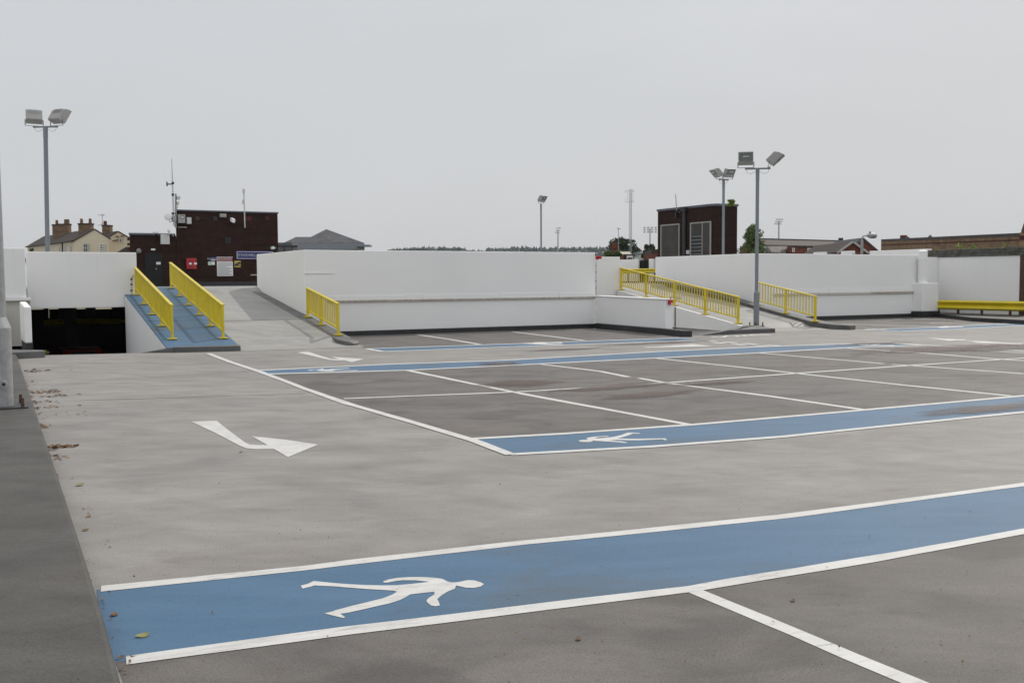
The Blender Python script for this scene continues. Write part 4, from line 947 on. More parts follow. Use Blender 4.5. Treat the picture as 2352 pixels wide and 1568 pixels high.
# aerials
t = thing('aerial_mast', T(745, 570), 'tall white whip aerial mast with a small dipole, left of the tower roof', 'aerial')
k1st = sv(0, 350, .4252)
MB().tube(T(745, 575, .25), T(727, 30, .25), .05, .045, 10).build('pole', M['offwhite'], t, 0, True)
MB().tube(T(727, 30, .25), onY(*k1st(1370, 445), TY-.25), .04, .02, 8).build('whip', M['offwhite'], t, 0, True)
for yy in (160, 5, 410, 500): MB().tube(T(731, yy-14, .25), T(731, yy+14, .25), .075, .075, 10).build('clamp', M['dark'], t)
MB().wire([T(728, 18, .25), T(645, 20, .25)], .035).wire([T(652, -15, .25), T(645, 0, .25), T(648, 40, .25), T(658, 48, .25), T(660, 5, .25), T(652, -15, .25)], .018).build('dipole', M['dark'], t)
for yy in (408, 500): MB().bar(T(735, yy, .25), T(790, yy, 0), .05, .05).build('bracket', M['dark'], t)
t = thing('dish_aerial', T(690, 470), 'round white dish aerial on the left side of the tower', 'dish')
c_ = T(668, 450, .5); b = MB(); vs = [c_+Vector((0, .12, 0))]; fs = []; nn = 20
for j, (r, d_) in enumerate(((.15, .09), (.28, .0), (.30, .02))):
    vs += [c_+Vector((r*cos(2*pi*i/nn), d_, r*sin(2*pi*i/nn)*1.05)) for i in range(nn)]
for i in range(nn): fs.append((0, 1+i, 1+(i+1) % nn)); fs += [(1+j*nn+i, 1+j*nn+(i+1) % nn, 1+(j+1)*nn+(i+1) % nn, 1+(j+1)*nn+i) for j in (0, 1)]
b = MB(); b.tube(c_+Vector((0, -.02, 0)), c_+Vector((0, .1, 0)), .2, .2, 24); b.ball(c_+Vector((0, -.02, 0)), (.2, .05, .2), 20, 8); b.build('dish', M['white'], t, 0, True)
MB().bar(c_+Vector((.1, .1, -.03)), T(735, 480, .25), .08, .12).build('mount', M['dark'], t); MB().wire([T(685, 490, .4), T(690, 525, .4), T(710, 520, .4), T(718, 490, .3)], .025).build('cable', M['offwhite'], t)
MB().box(T(710, 440).x, T(762, 440).x, TY-.35, TY-.1, T(740, 512).z, T(740, 440).z).build('radio_box', M['textgrey'], t)
t = thing('aerial_mast', T(772, 345), 'short grey mast with two small boxes at the tower roof corner', 'aerial')
MB().tube(T(770, 600, .06), T(770, 145, .06), .06, .05, 10).build('pole', M['galv'], t, 0, True)
for y0, y1, x1 in ((180, 228, 818), (252, 296, 804)):
    u0, u1 = T(778, y0), T(x1, y1); MB().box(u0.x, u1.x, TY-.35, TY-.05, u1.z, u0.z).build('antenna_box', M['offwhite'] if y0 < 200 else M['stained_white'], t, .02)
MB().wire([T(798, 296, .15), T(796, 320, .12), T(785, 345, .08)], .02).build('cable', M['offwhite'], t)
t = thing('aerial_mast', T(1690, 590), 'thin white aerial pole crossing the tower roof line on the right', 'aerial')
MB().tube(T(1690, 597, .08), T(1675, 140, .08), .035, .04, 8).build('pole', M['offwhite'], t, 0, True); MB().tube(T(1675, 142, .08), T(1673, 83, .08), .07, .07, 10).build('tip', M['offwhite'], t, 0, True)
MB().tube(T(1663, 282, .08), T(1663, 228, .08), .05, .05, 8).build('collar', M['offwhite'], t)
# blue walkway in front of the tower on the upper deck
uw = struct(MB().sheet([(4.8, 37.4), (21, 37.2), (21, 38.8), (4.8, 39.0)], lambda x, y: zup(y)+.005).build('upper_walkway', M['blue']))
for Y in (37.35, 38.9): put_band([Vector((4.8, Y, 0)), Vector((21, Y-.15, 0))], .12, 'edge_line', uw, lambda x, y: zup(y)+.009)
put_band([Vector((4.4, 36.75, 0)), Vector((9, 36.6, 0))], .1, 'coating_seam', uw, lambda x, y: zup(y)+.006, .01, M['white_line'])

# ------------------------------------------------------------------ brick plant room (right)
QX = 41.6
c_ = onX(1642, 468, QX); yN = c_.y; zt = c_.z; yF = onX(1511, 482, QX).y
xE = onY(1693.5, 471, yN).x
pr = thing('plant_room', (QX, yN, 1.4), 'dark brick plant room with metal louvre doors, behind the right ramp wall', 'building')
b = MB(); rr = .5
poly = [(QX, yF), (QX, yN+rr)] + [(QX+rr-rr*cos(k*pi/12), yN+rr-rr*sin(k*pi/12)) for k in range(1, 6)] + [(QX+rr, yN), (xE, yN), (xE, yF)]
b.prism(poly, -6, zt-.12).build('wall', M['brick'], pr)
poly2 = [(x+(-.06 if x < QX+.6 else .06), y+(-.06 if y < yN+.6 else .06)) for x, y in poly]
MB().prism(poly2, zt-.118, zt+.02).build('roof_edge', M['trim'], pr)
PZ = sv(2240, 700, 240/2091)
def Q(x, y, off=0): return onX(*PZ(x, y), QX-off)
def qbox(x0, y0, x1, y1, th, name, mat, off=.002, par=None, bev=0):
    p, q = Q(x0, y0), Q(x1, y1); zt_ = (Q(x0, y0).z); zb_ = q.z
    return MB().box(QX-off-th, QX-off, min(p.y, q.y), max(p.y, q.y), zb_, zt_).build(name, mat, par or pr, bev)
for (x0, yt0, x1) in ((42, 560, 590), (915, 480, 1515)):
    p = Q(x0, yt0+(0 if x0 < 100 else 15)); z1 = p.z; y0_, y1_ = Q(x1, 600).y, Q(x0, 600).y
    dr = MB().box(QX-.03, QX-.002, y0_, y1_, 1.45, z1).build('metal_door', M['dark'], pr)
    for (a_, b_) in ((y0_-.02, y0_+.07), (y1_-.07, y1_+.02)): MB().box(QX-.09, QX-.031, a_, b_, 1.45, z1+.02).build('frame', M['lampbody'], dr)
    MB().box(QX-.085, QX-.031, y0_+.071, y1_-.071, z1-.06, z1+.02).build('frame', M['lampbody'], dr)
    n = 22
    for i in range(n):
        y = y0_+.12+(y1_-y0_-.24)*i/(n-1)
        zb_ = 1.45
        if x0 > 100 and y > y0_+(y1_-y0_)*.41: zb_ = Q(1000, 855).z
        MB().box(QX-.055, QX-.031, y-.022, y+.022, zb_, z1-.07).build('slat', M['slatmetal'], dr)
    if x0 > 100:
        ya = y0_+(y1_-y0_)*.41; ze = Q(1000, 862).z
        for i in range(13):
            z = ze-.08-(ze-1.5)*i/13; MB().obox((QX-.07, (ya+y1_)/2-.05, z), (0, (y1_-ya)/2-.03, 0), (.03, 0, -.026), (.005, 0, .007)).build('louvre', M['galv'], dr)
        MB().box(QX-.08, QX-.031, ya-.04, ya+.03, 1.45, z1-.065).build('mullion', M['lampbody'], dr)
t = thing('drainpipe', Q(750, 1400, .1), 'black drainpipe between the two metal doors of the plant room', 'pipe')
zA_ = Q(750, 150).z; yy = Q(755, 500).y; MB().tube((QX-.12, yy, 1.4), (QX-.12, yy, zA_), .13, .13, 12).build('pipe', M['black'], t, 0, True); MB().box(QX-.3, QX-.01, yy-.22, yy+.22, zA_, zA_+.28).build('hopper', M['dark'], t, .02)
t = thing('junction_box', Q(845, 1360, .1), 'small white box beside the louvre door of the plant room', 'box')
p, q = Q(805, 1300), Q(885, 1412); MB().box(QX-.12, QX-.002, q.y, p.y, q.z, p.z).build('case', M['offwhite'], t, .01)
t = thing('aerial_mast', Q(490, 140, .1), 'thin aerial rod leaning above the plant room roof', 'aerial')
p = Q(490, 150, .15); MB().tube(p, onX(1551.5, 446, QX-.15), .03, .025, 8).build('rod', M['textgrey'], t); MB().ball(p, .09).build('bracket', M['dark'], t)
MB().wire([p, Q(560, 180, .05), Q(620, 130, .05), Q(690, 40, .05)], .015).build('cable', M['textgrey'], t)
MB().box(QX-.2, QX-.003, Q(540, 300).y, Q(500, 300).y, Q(520, 340).z, Q(520, 180).z).build('mount_box', M['dark'], t)

# ------------------------------------------------------------------ vegetation
def leaves(b, c, rad, n, s, flat=1.0):
    c = Vector(c); rad = Vector(rad)
    for _ in range(n):
        while True:
            v = Vector((random.uniform(-1, 1), random.uniform(-1, 1), random.uniform(-1, 1)))
            if v.length < 1 and v.length > .25: break
        p = c+Vector((v.x*rad.x, v.y*rad.y, v.z*rad.z)); q = Vector((random.gauss(0, 1), random.gauss(0, 1), random.gauss(0, 1)*flat)).normalized(); r = q.orthogonal().normalized(); k = s*random.uniform(.5, 1.4); t = q.cross(r)
        b.add([p-r*k*.5, p+t*k*.25, p+r*k*.6, p-t*k*.25], [(0, 1, 2, 3)])
def tree(name, base, h, w_, mat, label, clumps=14, n=120, leafs=.25, group=None, trunk=True, low=.3, cone=False):
    base = Vector(base); t = thing(name, base, label, 'tree' if 'tree' in name else 'plant', group)
    if trunk:
        b = MB(); b.tube(base, base+ZU*h*.6, w_*.05, w_*.02, 8)
        for i in range(5):
            a_ = i*2.4; b.tube(base+ZU*h*(.25+.07*i), base+Vector((cos(a_)*w_*.3, sin(a_)*w_*.3, h*(.55+.06*i))), w_*.02, w_*.008, 6)
        b.build('trunk', M['bark'], t)
    b = MB()
    for i in range(clumps):
        a_ = random.uniform(0, 2*pi); zz = low+(1-low)*random.random()**.8; tt = (zz-low)/(1-low+1e-6); rr = w_*.5*(min(1, .35+tt*2.2)*(1.02-tt)**.5 if cone else sqrt(max(.12, 1-(abs(tt-.45)*1.7)**2)))*random.uniform(.2, 1.0)
        leaves(b, base+Vector((cos(a_)*rr, sin(a_)*rr, h*zz*.93)), (w_*random.uniform(.10, .2), w_*random.uniform(.10, .2), h*random.uniform(.05, .11)), n, leafs)
    b.build('crown', mat, t)
    return t
def tree_px(name, px0, px1, ytop, ybase, D, mat, label, **k):
    p = at((px0+px1)/2, ybase, D); hh = zat((px0+px1)/2, ytop, p)-p.z; return tree(name, p, hh, (px1-px0)/FO*D, mat, label, **k)
tree_px('broadleaf_tree', 1398, 1464, 545, 620, 200, M['leafdark'], 'dark open-crowned tree below the lattice mast', clumps=46, n=70, leafs=.5, low=.45)
tree_px('broadleaf_tree', 1473, 1511, 560, 620, 160, M['leafdark'], 'small dark tree left of the brick plant room', clumps=22, n=110, leafs=.4, low=.3)
tree_px('broadleaf_tree', 1695, 1766, 515, 640, 120, M['leaflight'], 'light green tree behind the tall floodlight post', clumps=60, n=70, leafs=.28, low=.3, cone=True)
tree_px('bush', 1372, 1442, 573, 640, 95, M['leaf'], 'rounded green bush behind the right end of the long white wall', clumps=40, n=130, leafs=.16, trunk=False, low=.1)
tree_px('sapling', 1665, 1689, 459, 473, 49.5, M['leafyel'], 'leafy weed growing on the roof of the plant room', clumps=14, n=50, leafs=.13, trunk=False, low=.05)
tree_px('sapling', 2185, 2252, 556, 640, 52, M['leafyel'], 'sparse yellow-green sapling top in front of the buff brick building', clumps=12, n=28, leafs=.15, trunk=True, low=.5)
tree_px('sapling', 2283, 2312, 551, 640, 52, M['leafyel'], 'thin yellow-green sapling shoot right of the sparse one, before the red brick band', clumps=6, n=16, leafs=.14, trunk=True, low=.55)
tree_px('broadleaf_tree', 2348, 2440, 600, 740, 46, M['leaf'], 'green foliage at the right edge beyond the end of the white wall', clumps=40, n=100, leafs=.18, low=.0)
tree_px('broadleaf_tree', 60, 84, 566, 620, 120, M['leafdark'], 'small dark shrub by the eaves of the cream terrace', clumps=10, n=60, leafs=.3, trunk=False, low=.2)
# dead weeds on the left coping, moss and rubbish
t = thing('dead_weeds', (.4, 30.5, pc.z), 'brown dead weeds lying on the rough coping at the left', 'plant'); b = MB()
for i in range(90):
    x = random.uniform(.0, .85); leaves(b, (x, 30.5, pc.z+.05+.08*random.random()*(1-abs(x-.4))), (.08, .08, .05), 2, .12)
b.build('stems', M['deadleaf'], t)
t = tag(MB().build('moss', M['leaf']) if False else thing('moss_clump', (.95, 24.6, 0), 'clump of green moss and weeds at the end of the dark kerb path', 'plant')); b = MB()
mp_ = g(72, 812)
for i in range(120): leaves(b, (mp_.x+random.uniform(-.25, .35), mp_.y+random.uniform(-.5, .3), .03), (.06, .06, .03), 2, .07)
b.build('stems', M['leafyel'], t)
t = thing('rubbish_heap', (.4, 28.2, 0), 'low heap of dead leaves and pale rags behind the white pier', 'rubbish'); b = MB()
for i in range(260): leaves(b, (.45+random.uniform(-.6, .5), 28.2+random.uniform(-1.5, 1.5), .12+random.random()*.35), (.1, .1, .05), 2, .18)
b.build('leaves', M['deadleaf'], t)
b = MB(); b.ball((.35, 27.6, .42), (.35, .25, .12), 9, 6); b.ball((.55, 27.9, .3), (.3, .3, .1), 9, 6); b.build('rag', M['stained_white'], t)

# fallen leaves
lf = MB()
for k in range(7):
    a_ = k/6; lf.add([], [])
vs = []; fs = []
for k in range(7):
    x = -.5+k/6; w2_ = .22*sin(pi*(k+.15)/6.5)+.01; zz = .12*(x*x)*2+.004
    vs += [(x*.09, -w2_*.16, zz*.16), (x*.09, 0, zz*.16-.006+.008), (x*.09, w2_*.16, zz*.16+.006)]
for k in range(6):
    q = 3*k; fs += [(q, q+3, q+4, q+1), (q+1, q+4, q+5, q+2)]
me_leaf = {}
for nm_, mat in (('deadleaf', M['deadleaf']), ('greenleaf', M['greenleaf'])):
    me = bpy.data.meshes.new('fallen_leaf'); me.from_pydata(vs, [], fs); me.materials.append(mat); me_leaf[nm_] = me
for px, py, s_, rz, nm_, lab in ((183, 1115, 1.1, .4, 'greenleaf', 'pale green fallen leaf lying alone on the light deck near the left kerb path'), (327, 1462, .95, .2, 'greenleaf', 'dark green leaf lying on the near blue walkway'), (262, 1414, .7, 1.2, 'deadleaf', 'curled brown leaf on the near blue walkway, left of the green leaf'),
                               (203, 1187, .6, .5, 'deadleaf', 'small brown leaf on the light deck, in front of the pale green leaf'), (196, 1218, .7, .1, 'deadleaf', 'flat brown leaf at the edge of the kerb path, left of the walkway corner'), (156, 1026, 1.2, .1, 'deadleaf', 'largest brown leaf of the scatter beside the white turn arrow'), (553, 1039, .6, .3, 'deadleaf', 'dark crumb of a leaf below the white turn arrow'),
                               (1328, 1470, .5, .9, 'deadleaf', 'small dark leaf on the dark bay below the near walkway'), (1821, 1381, .5, .3, 'deadleaf', 'small dark leaf on the dark bay right of the near white bay line')):
    p = g(px, py); o = bpy.data.objects.new('fallen_leaf', me_leaf[nm_]); COL.objects.link(o); o.location = (p.x, p.y, .006); o.scale = (s_*.75, s_*.75, s_*.75); o.rotation_euler = (0, 0, rz)
    tag(o, lab, 'leaf', 'fallen leaves on the deck')
b = MB()
def litter(px, py, n, rx, ry, s=.04):
    p = g(px, py)
    for i in range(n):
        q = Vector((p.x+random.gauss(0, rx), p.y+random.gauss(0, ry), .006+random.random()*.006)); a_ = random.uniform(0, 6.3); k = s*random.uniform(.3, 1.2)
        d = Vector((cos(a_), sin(a_), random.uniform(-.3, .3)))*k; e_2 = Vector((-sin(a_), cos(a_), random.uniform(-.2, .2)))*k*.45
        b.add([q-d, q+e_2, q+d, q-e_2+ZU*k*.25], [(0, 1, 2, 3)])
for x, y, n_, rx, ry, s_ in ((75, 853, 24, .12, .25, .05), (95, 853, 12, .3, .08, .05), (85, 880, 10, .15, .3, .04), (88, 901, 50, .16, .16, .05), (100, 911, 30, .2, .1, .05), (90, 925, 24, .2, .1, .045), (98, 937, 30, .25, .05, .045), (115, 955, 26, .3, .3, .03), (98, 980, 22, .04, .12, .04), (120, 1028, 34, .06, .08, .04), (148, 1027, 40, .08, .05, .04), (130, 1050, 24, .05, .12, .03), (160, 1120, 14, .05, .4, .02), (205, 1220, 14, .08, .5, .014), (230, 1330, 10, .04, .3, .012), (252, 1440, 14, .02, .3, .012), (278, 1525, 14, .03, .1, .013)):
    litter(x, y, n_, rx, ry, s_)
for i in range(150):
    px = random.uniform(100, 2300); py = random.choice((random.uniform(830, 1560), random.uniform(1050, 1560))); p = g(px, py)
    if p.x < .8: continue
    q = Vector((p.x, p.y, .014)); a_ = random.uniform(0, 6.3); k = random.uniform(.004, .010); d = Vector((cos(a_), sin(a_), .2))*k; e_2 = Vector((-sin(a_), cos(a_), 0))*k*.6; b.add([q-d, q+e_2, q+d+ZU*k*.5, q-e_2+ZU*k*.5], [(0, 1, 2, 3)])
tag(b.build('leaf_litter', M['deadleaf']), 'scatter of brown leaf crumbs and grit over the deck, thickest along the left kerb path', 'leaf litter', kind='stuff')

# ------------------------------------------------------------------ buildings beyond
def gable(name, label, L_, A_, R_, D, v, wallm, roofm, zb=-8, group=None, over=.25, roofname='roof'):
    """gable end L_,A_,R_ as sight lines at depth D, body runs along v"""
    l, a_, r = at(*L_, D), at(*A_, D), at(*R_, D); v = Vector(v)
    t = thing(name, ((l.x+r.x)/2, (l.y+r.y)/2, zb), label, 'house', group)
    dn = lambda p: Vector((p.x, p.y, zb))
    b = MB(); b.extr([dn(l), dn(r), r, a_, l], v); b.build('wall', wallm, t)
    vn = v.normalized(); n0 = -vn*.2
    for s_, e2 in (('l', l), ('r', r)):
        d = (e2-a_); nn = (d.cross(v)).normalized(); nn = nn if nn.z > 0 else -nn; x = d.normalized()*over
        p0, p1 = a_+n0+nn*.02, e2+x+n0+nn*.02; vv = v-n0*2
        MB().extr([p0, p1, p1+nn*.14, p0+nn*.14], vv).build(roofname, roofm, t)
    return t, l, a_, r
CZ = sv(80, 700, .18707)
D_ = 150
vT = at(63, 567, 174)-at(*CZ(920, 625), 150); vT.z = 0
ct, l, a_, r = gable('terrace_house', 'cream painted terrace with a brown slate roof and tall chimneys, at the left', CZ(920, 625), CZ(1275, 420), CZ(1545, 585), D_, vT, M['cream'], M['slate'])
def win(t, sheet, x0, y0, x1, y1, D, fr=M['white'], off=.12, bars=(2, 3)):
    p, q = at(*sheet(x0, y0), D), at(*sheet(x1, y1), D); dx = Vector((q.x-p.x, q.y-p.y, 0)); n = Vector((dx.y, -dx.x, 0)).normalized()
    if n.dot(F0) > 0: n = -n
    zt_, zb_ = p.z, q.z; c = (p+q)/2; ww = dx.length/2; hh = (zt_-zb_)/2; u = dx.normalized()
    o = MB().obox(c+n*off*.3, u*ww, n*.05, ZU*hh).build('window', fr, t)
    MB().obox(c+n*(off*.3+.055), u*(ww-.09), n*.006, ZU*(hh-.09)).build('pane', M['glass'], o)
    bb = MB()
    for i in range(1, bars[0]): bb.obox(c+n*(off*.3+.066)+u*ww*(2*i/bars[0]-1), u*.03, n*.004, ZU*(hh-.09))
    for i in range(1, bars[1]): bb.obox(c+n*(off*.3+.068)+ZU*hh*(2*i/bars[1]-1), u*(ww-.09), n*.003, ZU*.03)
    bb.build('glazing_bar', fr, o)
    return o
win(ct, CZ, 1085, 675, 1175, 835, D_-.1, M['offwhite'], bars=(2, 2)); win(ct, CZ, 1378, 678, 1470, 815, D_-.1, bars=(3, 3))
# windows down the long side
side_n = Vector((vT.y, -vT.x, 0)).normalized()
if side_n.dot(at(0, 600, 100)-l) < 0: side_n = -side_n
if side_n.dot(F0) > 0: side_n = -side_n
for s_, hh in ((.06, .55), (.17, .5), (.28, .48), (.62, .3), (.8, .3)):
    q = l+vT*s_; z0 = zat(*CZ(850, 685), l) if s_ < .4 else zat(*CZ(850, 790), l)-.2; zz = z0-.9
    o = MB().obox(Vector((q.x, q.y, zz))+side_n*.03, vT.normalized()*.55, side_n*.05, ZU*.9).build('window', M['stained_white'], ct); MB().obox(Vector((q.x, q.y, zz))+side_n*.085, vT.normalized()*.4, side_n*.006, ZU*.78).build('pane', M['glass'], o)
MB().tube(l+vT*.22+side_n*.1, Vector((l.x, l.y, -8))+vT*.22+side_n*.1, .09, .09, 8).build('drainpipe', M['dark'], ct)
MB().bar(l+side_n*.3+ZU*.02, l+vT+side_n*.3+ZU*.02, .16, .14).build('gutter', M['dark'], ct)
for x0, y0, x1, yb_, D2, pots in ((548, 333, 668, 520, 164, (.5,)), (650, 322, 842, 500, 162, (.6, .85)), (1018, 315, 1248, 470, 153, (.15, .85))):
    p, q = at(*CZ(x0, y0), D2), at(*CZ(x1, yb_), D2); u = Vector((q.x-p.x, q.y-p.y, 0)); c = Vector(((p.x+q.x)/2, (p.y+q.y)/2, (p.z+q.z-1)/2)); dpt = Vector((-u.y, u.x, 0)).normalized()
    ch = MB().obox(c, u/2, dpt*.5, ZU*(p.z-q.z+1)/2).build('chimney', M['stackbrick'], ct)
    MB().obox(Vector((c.x, c.y, p.z-.06)), u*.54, dpt*.6, ZU*.1).build('chimney_cap', M['slate'], ch)
    for k in pots: MB().tube(Vector((p.x, p.y, p.z))+u*k, Vector((p.x, p.y, p.z+.75))+u*k, .25, .2, 10).build('chimney_pot', M['stackbrick'], ch)
vB = vT*.35
bt, l2, a2_, r2 = gable('terrace_house', 'cream rear house with a patched gable, partly hidden by the brick tower', CZ(1540, 565), CZ(1705, 462), CZ(1950, 600), 158, vB, M['cream'], M['slate'])
win(bt, CZ, 1742, 583, 1790, 655, 157.8, M['stained_white'], bars=(1, 2))
p, q = at(*CZ(1447, 345), 162), at(*CZ(1592, 520), 162); u = Vector((q.x-p.x, q.y-p.y, 0)); c = Vector(((p.x+q.x)/2, (p.y+q.y)/2, (p.z+q.z-1)/2)); dpt = Vector((-u.y, u.x, 0)).normalized()
ch = MB().obox(c, u/2, dpt*.5, ZU*(p.z-q.z+1)/2).build('chimney', M['stackbrick'], bt); MB().obox(Vector((c.x, c.y, p.z-.06)), u*.54, dpt*.6, ZU*.1).build('chimney_cap', M['slate'], ch); MB().tube(Vector((p.x, p.y, p.z))+u*.25, Vector((p.x, p.y, p.z+.7))+u*.25, .3, .25, 10).build('chimney_pot', M['redbrick'], ch)
for xx, yy_ in ((1700, 550), (1790, 540), (1690, 615), (1640, 625)):
    p = at(*CZ(xx, yy_), 157.7); MB().obox(p, R0*.28, F0*.05, ZU*.1).build('bare_brick', M['stackbrick'], bt)
t = thing('roof_aerial', at(*CZ(1430, 350), 162), 'spindly television aerial on the rear chimney of the cream houses', 'aerial')
b = MB(); b.tube(at(*CZ(1432, 400), 161.5), at(*CZ(1427, 150), 161.5), .05, .04, 6).build('mast', M['textgrey'], t)
b = MB(); b.wire([at(*CZ(1345, 160), 161.5), at(*CZ(1470, 155), 161.5)], .035); b.wire([at(*CZ(1335, 345), 161.5), at(*CZ(1440, 335), 161.5)], .035)
for xx in (1455, 1440, 1425, 1405): b.wire([at(*CZ(xx, 140), 161.5), at(*CZ(xx+8, 175), 161.5)], .025)
for xx in (1405, 1420): b.wire([at(*CZ(xx, 310), 161.5), at(*CZ(xx+20, 365), 161.5)], .025)
b.build('elements', M['textgrey'], t)
# lean-to roof
t = thing('outbuilding', at(*CZ(1800, 800), 130), 'small brown slate lean-to roof below the rear cream house', 'building')
p = [at(*CZ(*c), 130) for c in ((1685, 835), (1860, 735), (1990, 735), (1990, 835))]; MB().extr(p, F0*.3).build('roof', M['slate'], t); MB().extr([Vector((v.x, v.y, -8)) if False else v for v in (p[0], p[3], Vector((p[3].x, p[3].y, -6)), Vector((p[0].x, p[0].y, -6)))], F0*2).build('wall', M['cream'], t)
# grey hipped building
HZ = sv(900, 720, .42517); D2 = 115
hb = thing('hipped_building', at(*HZ(520, 300), D2), 'grey slate hipped-roof building behind the left end of the long white wall', 'building')
e0, e1 = at(*HZ(265, 246), D2), at(*HZ(785, 246), D2); ap = at(*HZ(487, 135), D2+5.5); zev = e0.z; e1.z = zev
u = (e1-e0); u.z = 0; dp = Vector((-u.y, u.x, 0)).normalized(); dp = dp if dp.dot(F0) > 0 else -dp
dp2 = (e1-O); dp2.z = 0; dp2.normalize(); k0, k1 = e0+dp2*11, e1+dp2*11
vs = [e0, e1, k1, k0, Vector((ap.x, ap.y, ap.z))]; b = MB(); b.add(vs+[v-ZU*.01 for v in vs[:4]], [(0, 1, 4), (1, 2, 4), (2, 3, 4), (3, 0, 4), (5, 8, 7, 6)]); b.build('roof', M['greyslate'], hb)
b = MB(); un = u.normalized(); b.hexa([e0-un*.1-dp*.1-ZU*.75, e1+un*.1-dp*.1-ZU*.75, k1+un*.1-ZU*.75, k0-un*.1-ZU*.75, e0-un*.1-dp*.1-ZU*.02, e1+un*.1-dp*.1-ZU*.02, k1+un*.1-ZU*.02, k0-un*.1-ZU*.02]); b.build('fascia', M['bluegrey'], hb)
b = MB(); i0, i1 = e0+un*.6+dp*.6, e1-un*.6+dp*.6; j0, j1 = k0+un*.6-dp*.6, k1-un*.6-dp*.6; dn_ = lambda v: Vector((v.x, v.y, -8))
b.hexa([dn_(i0), dn_(i1), dn_(j1), dn_(j0), i0-ZU*.76, i1-ZU*.76, j1-ZU*.76, j0-ZU*.76]); b.build('wall', M['redbrick'], hb)
for i in range(5):
    c = (e0+dp*.55).lerp(e1+dp*.55, .22+.155*i); o = MB().obox(Vector((c.x, c.y, zev-1.45)), un*.85, dp*.04, ZU*.62).build('window', M['textgrey'], hb); MB().obox(Vector((c.x, c.y, zev-1.45))-dp*.045, un*.75, dp*.005, ZU*.54).build('pane', M['glass'], o)
p = at(*HZ(785, 268), D2-.6); MB().obox(p, un*.8, dp*1.0, ZU*.1).build('canopy', M['bluegrey'], hb)
f0_, f1_ = at(*HZ(105, 264), D2+1), at(*HZ(350, 264), D2+1); rg0, rg1 = at(*HZ(245, 197), D2+5), at(*HZ(360, 197), D2+5); f1_.z = f0_.z; rg1.z = rg0.z
h2 = [f0_, f1_, f1_+dp*8, f0_+dp*8]; b = MB(); b.add(h2+[rg0, rg1], [(0, 1, 5, 4), (1, 2, 5), (2, 3, 4, 5), (3, 0, 4)]); b.build('side_roof', M['greyslate'], hb)
b = MB(); b.hexa([dn_(h2[0]+un*.5+dp*.4), dn_(h2[1]+dp*.4), dn_(h2[2]-dp*.4), dn_(h2[3]+un*.5-dp*.4), h2[0]+un*.5+dp*.4-ZU*.12, h2[1]+dp*.4-ZU*.12, h2[2]-dp*.4-ZU*.12, h2[3]+un*.5-dp*.4-ZU*.12]); b.build('side_wall', M['palebld'], hb)
MB().bar(f0_-ZU*.08, f1_-ZU*.08, .3, .16).build('gutter', M['dark'], hb)
for xx in (125, 180):
    p, q = at(*HZ(xx-12, 280), D2+1.3), at(*HZ(xx+12, 316), D2+1.3); MB().obox((p+q)/2, un*.5, dp*.04, ZU*.8).build('window', M['glass'], hb)
# house bits beyond the right ramp
BZ = sv(2060, 780, .12755)
t = thing('bungalow', at(*BZ(520, 700), 90), 'small house with a weathered roof and white porch beyond the head of the right ramp', 'house')
p = [at(*BZ(*c), d) for c, d in (((330, 580), 93), ((590, 575), 93), ((660, 660), 90), ((430, 665), 90))]; MB().extr(p, F0*.2).build('roof', M['coping'], t)
MB().bar(at(*BZ(430, 668), 89.8), at(*BZ(735, 672), 89.8), .2, .15).build('gutter', M['dark'], t)
p, q = at(*BZ(440, 690), 90), at(*BZ(700, 690), 90); MB().extr([p, q, dn_(q), dn_(p)], F0*3).build('wall', M['redbrick'], t)
p, q = at(*BZ(520, 685), 89.6), at(*BZ(680, 770), 89.6); MB().obox((p+q)/2, R0*((q-p).dot(R0)/2), F0*.1, ZU*(p.z-q.z)/2).build('porch', M['white'], t)
p, q = at(*BZ(545, 735), 89.4), at(*BZ(655, 790), 89.4); MB().obox((p+q)/2, R0*((q-p).dot(R0)/2), F0*.05, ZU*(p.z-q.z)/2).build('window', M['glass'], t)
t = thing('red_house', at(1411, 600, 110), 'red brick chimney stack rising from a house hidden behind the bush', 'house')
p, q = at(*BZ(130, 460), 110), at(*BZ(290, 560), 110); MB().obox((p+q)/2-ZU*2, R0*((q-p).dot(R0)/2), F0*.4, ZU*((p.z-q.z)/2+2)).build('chimney', M['redbrick'], t); MB().obox(Vector((p.x, p.y, p.z))+R0*((q-p).dot(R0)/2), R0*((q-p).dot(R0)/2+.1), F0*.5, ZU*.1).build('chimney_cap', M['redbrick'], t)
for k in (.25, .6): c = Vector((p.x, p.y, p.z))+R0*((q-p).dot(R0)*k); MB().tube(c, c+ZU*.5, .16, .13, 8).build('chimney_pot', M['redbrick'], t)
p, q = at(*BZ(75, 495), 111), at(*BZ(330, 700), 111); MB().obox((p+q)/2-ZU*3, R0*((q-p).dot(R0)/2), F0*2, ZU*3.2).build('wall', M['redbrick'], t)
p, q = at(*BZ(870, 740), 80), at(*BZ(1360, 600), 80)
t = thing('brick_building', at(*BZ(1260, 700), 85), 'low red brick building seen left of the plant room', 'building')
p, q = at(*BZ(1180, 640), 85), at(*BZ(1420, 640), 85); MB().extr([p, q, dn_(q), dn_(p)], F0*5).build('wall', M['redbrick'], t); MB().extr([p+ZU*.35, q+ZU*.45, q, p], F0*5).build('roof', M['slate'], t)
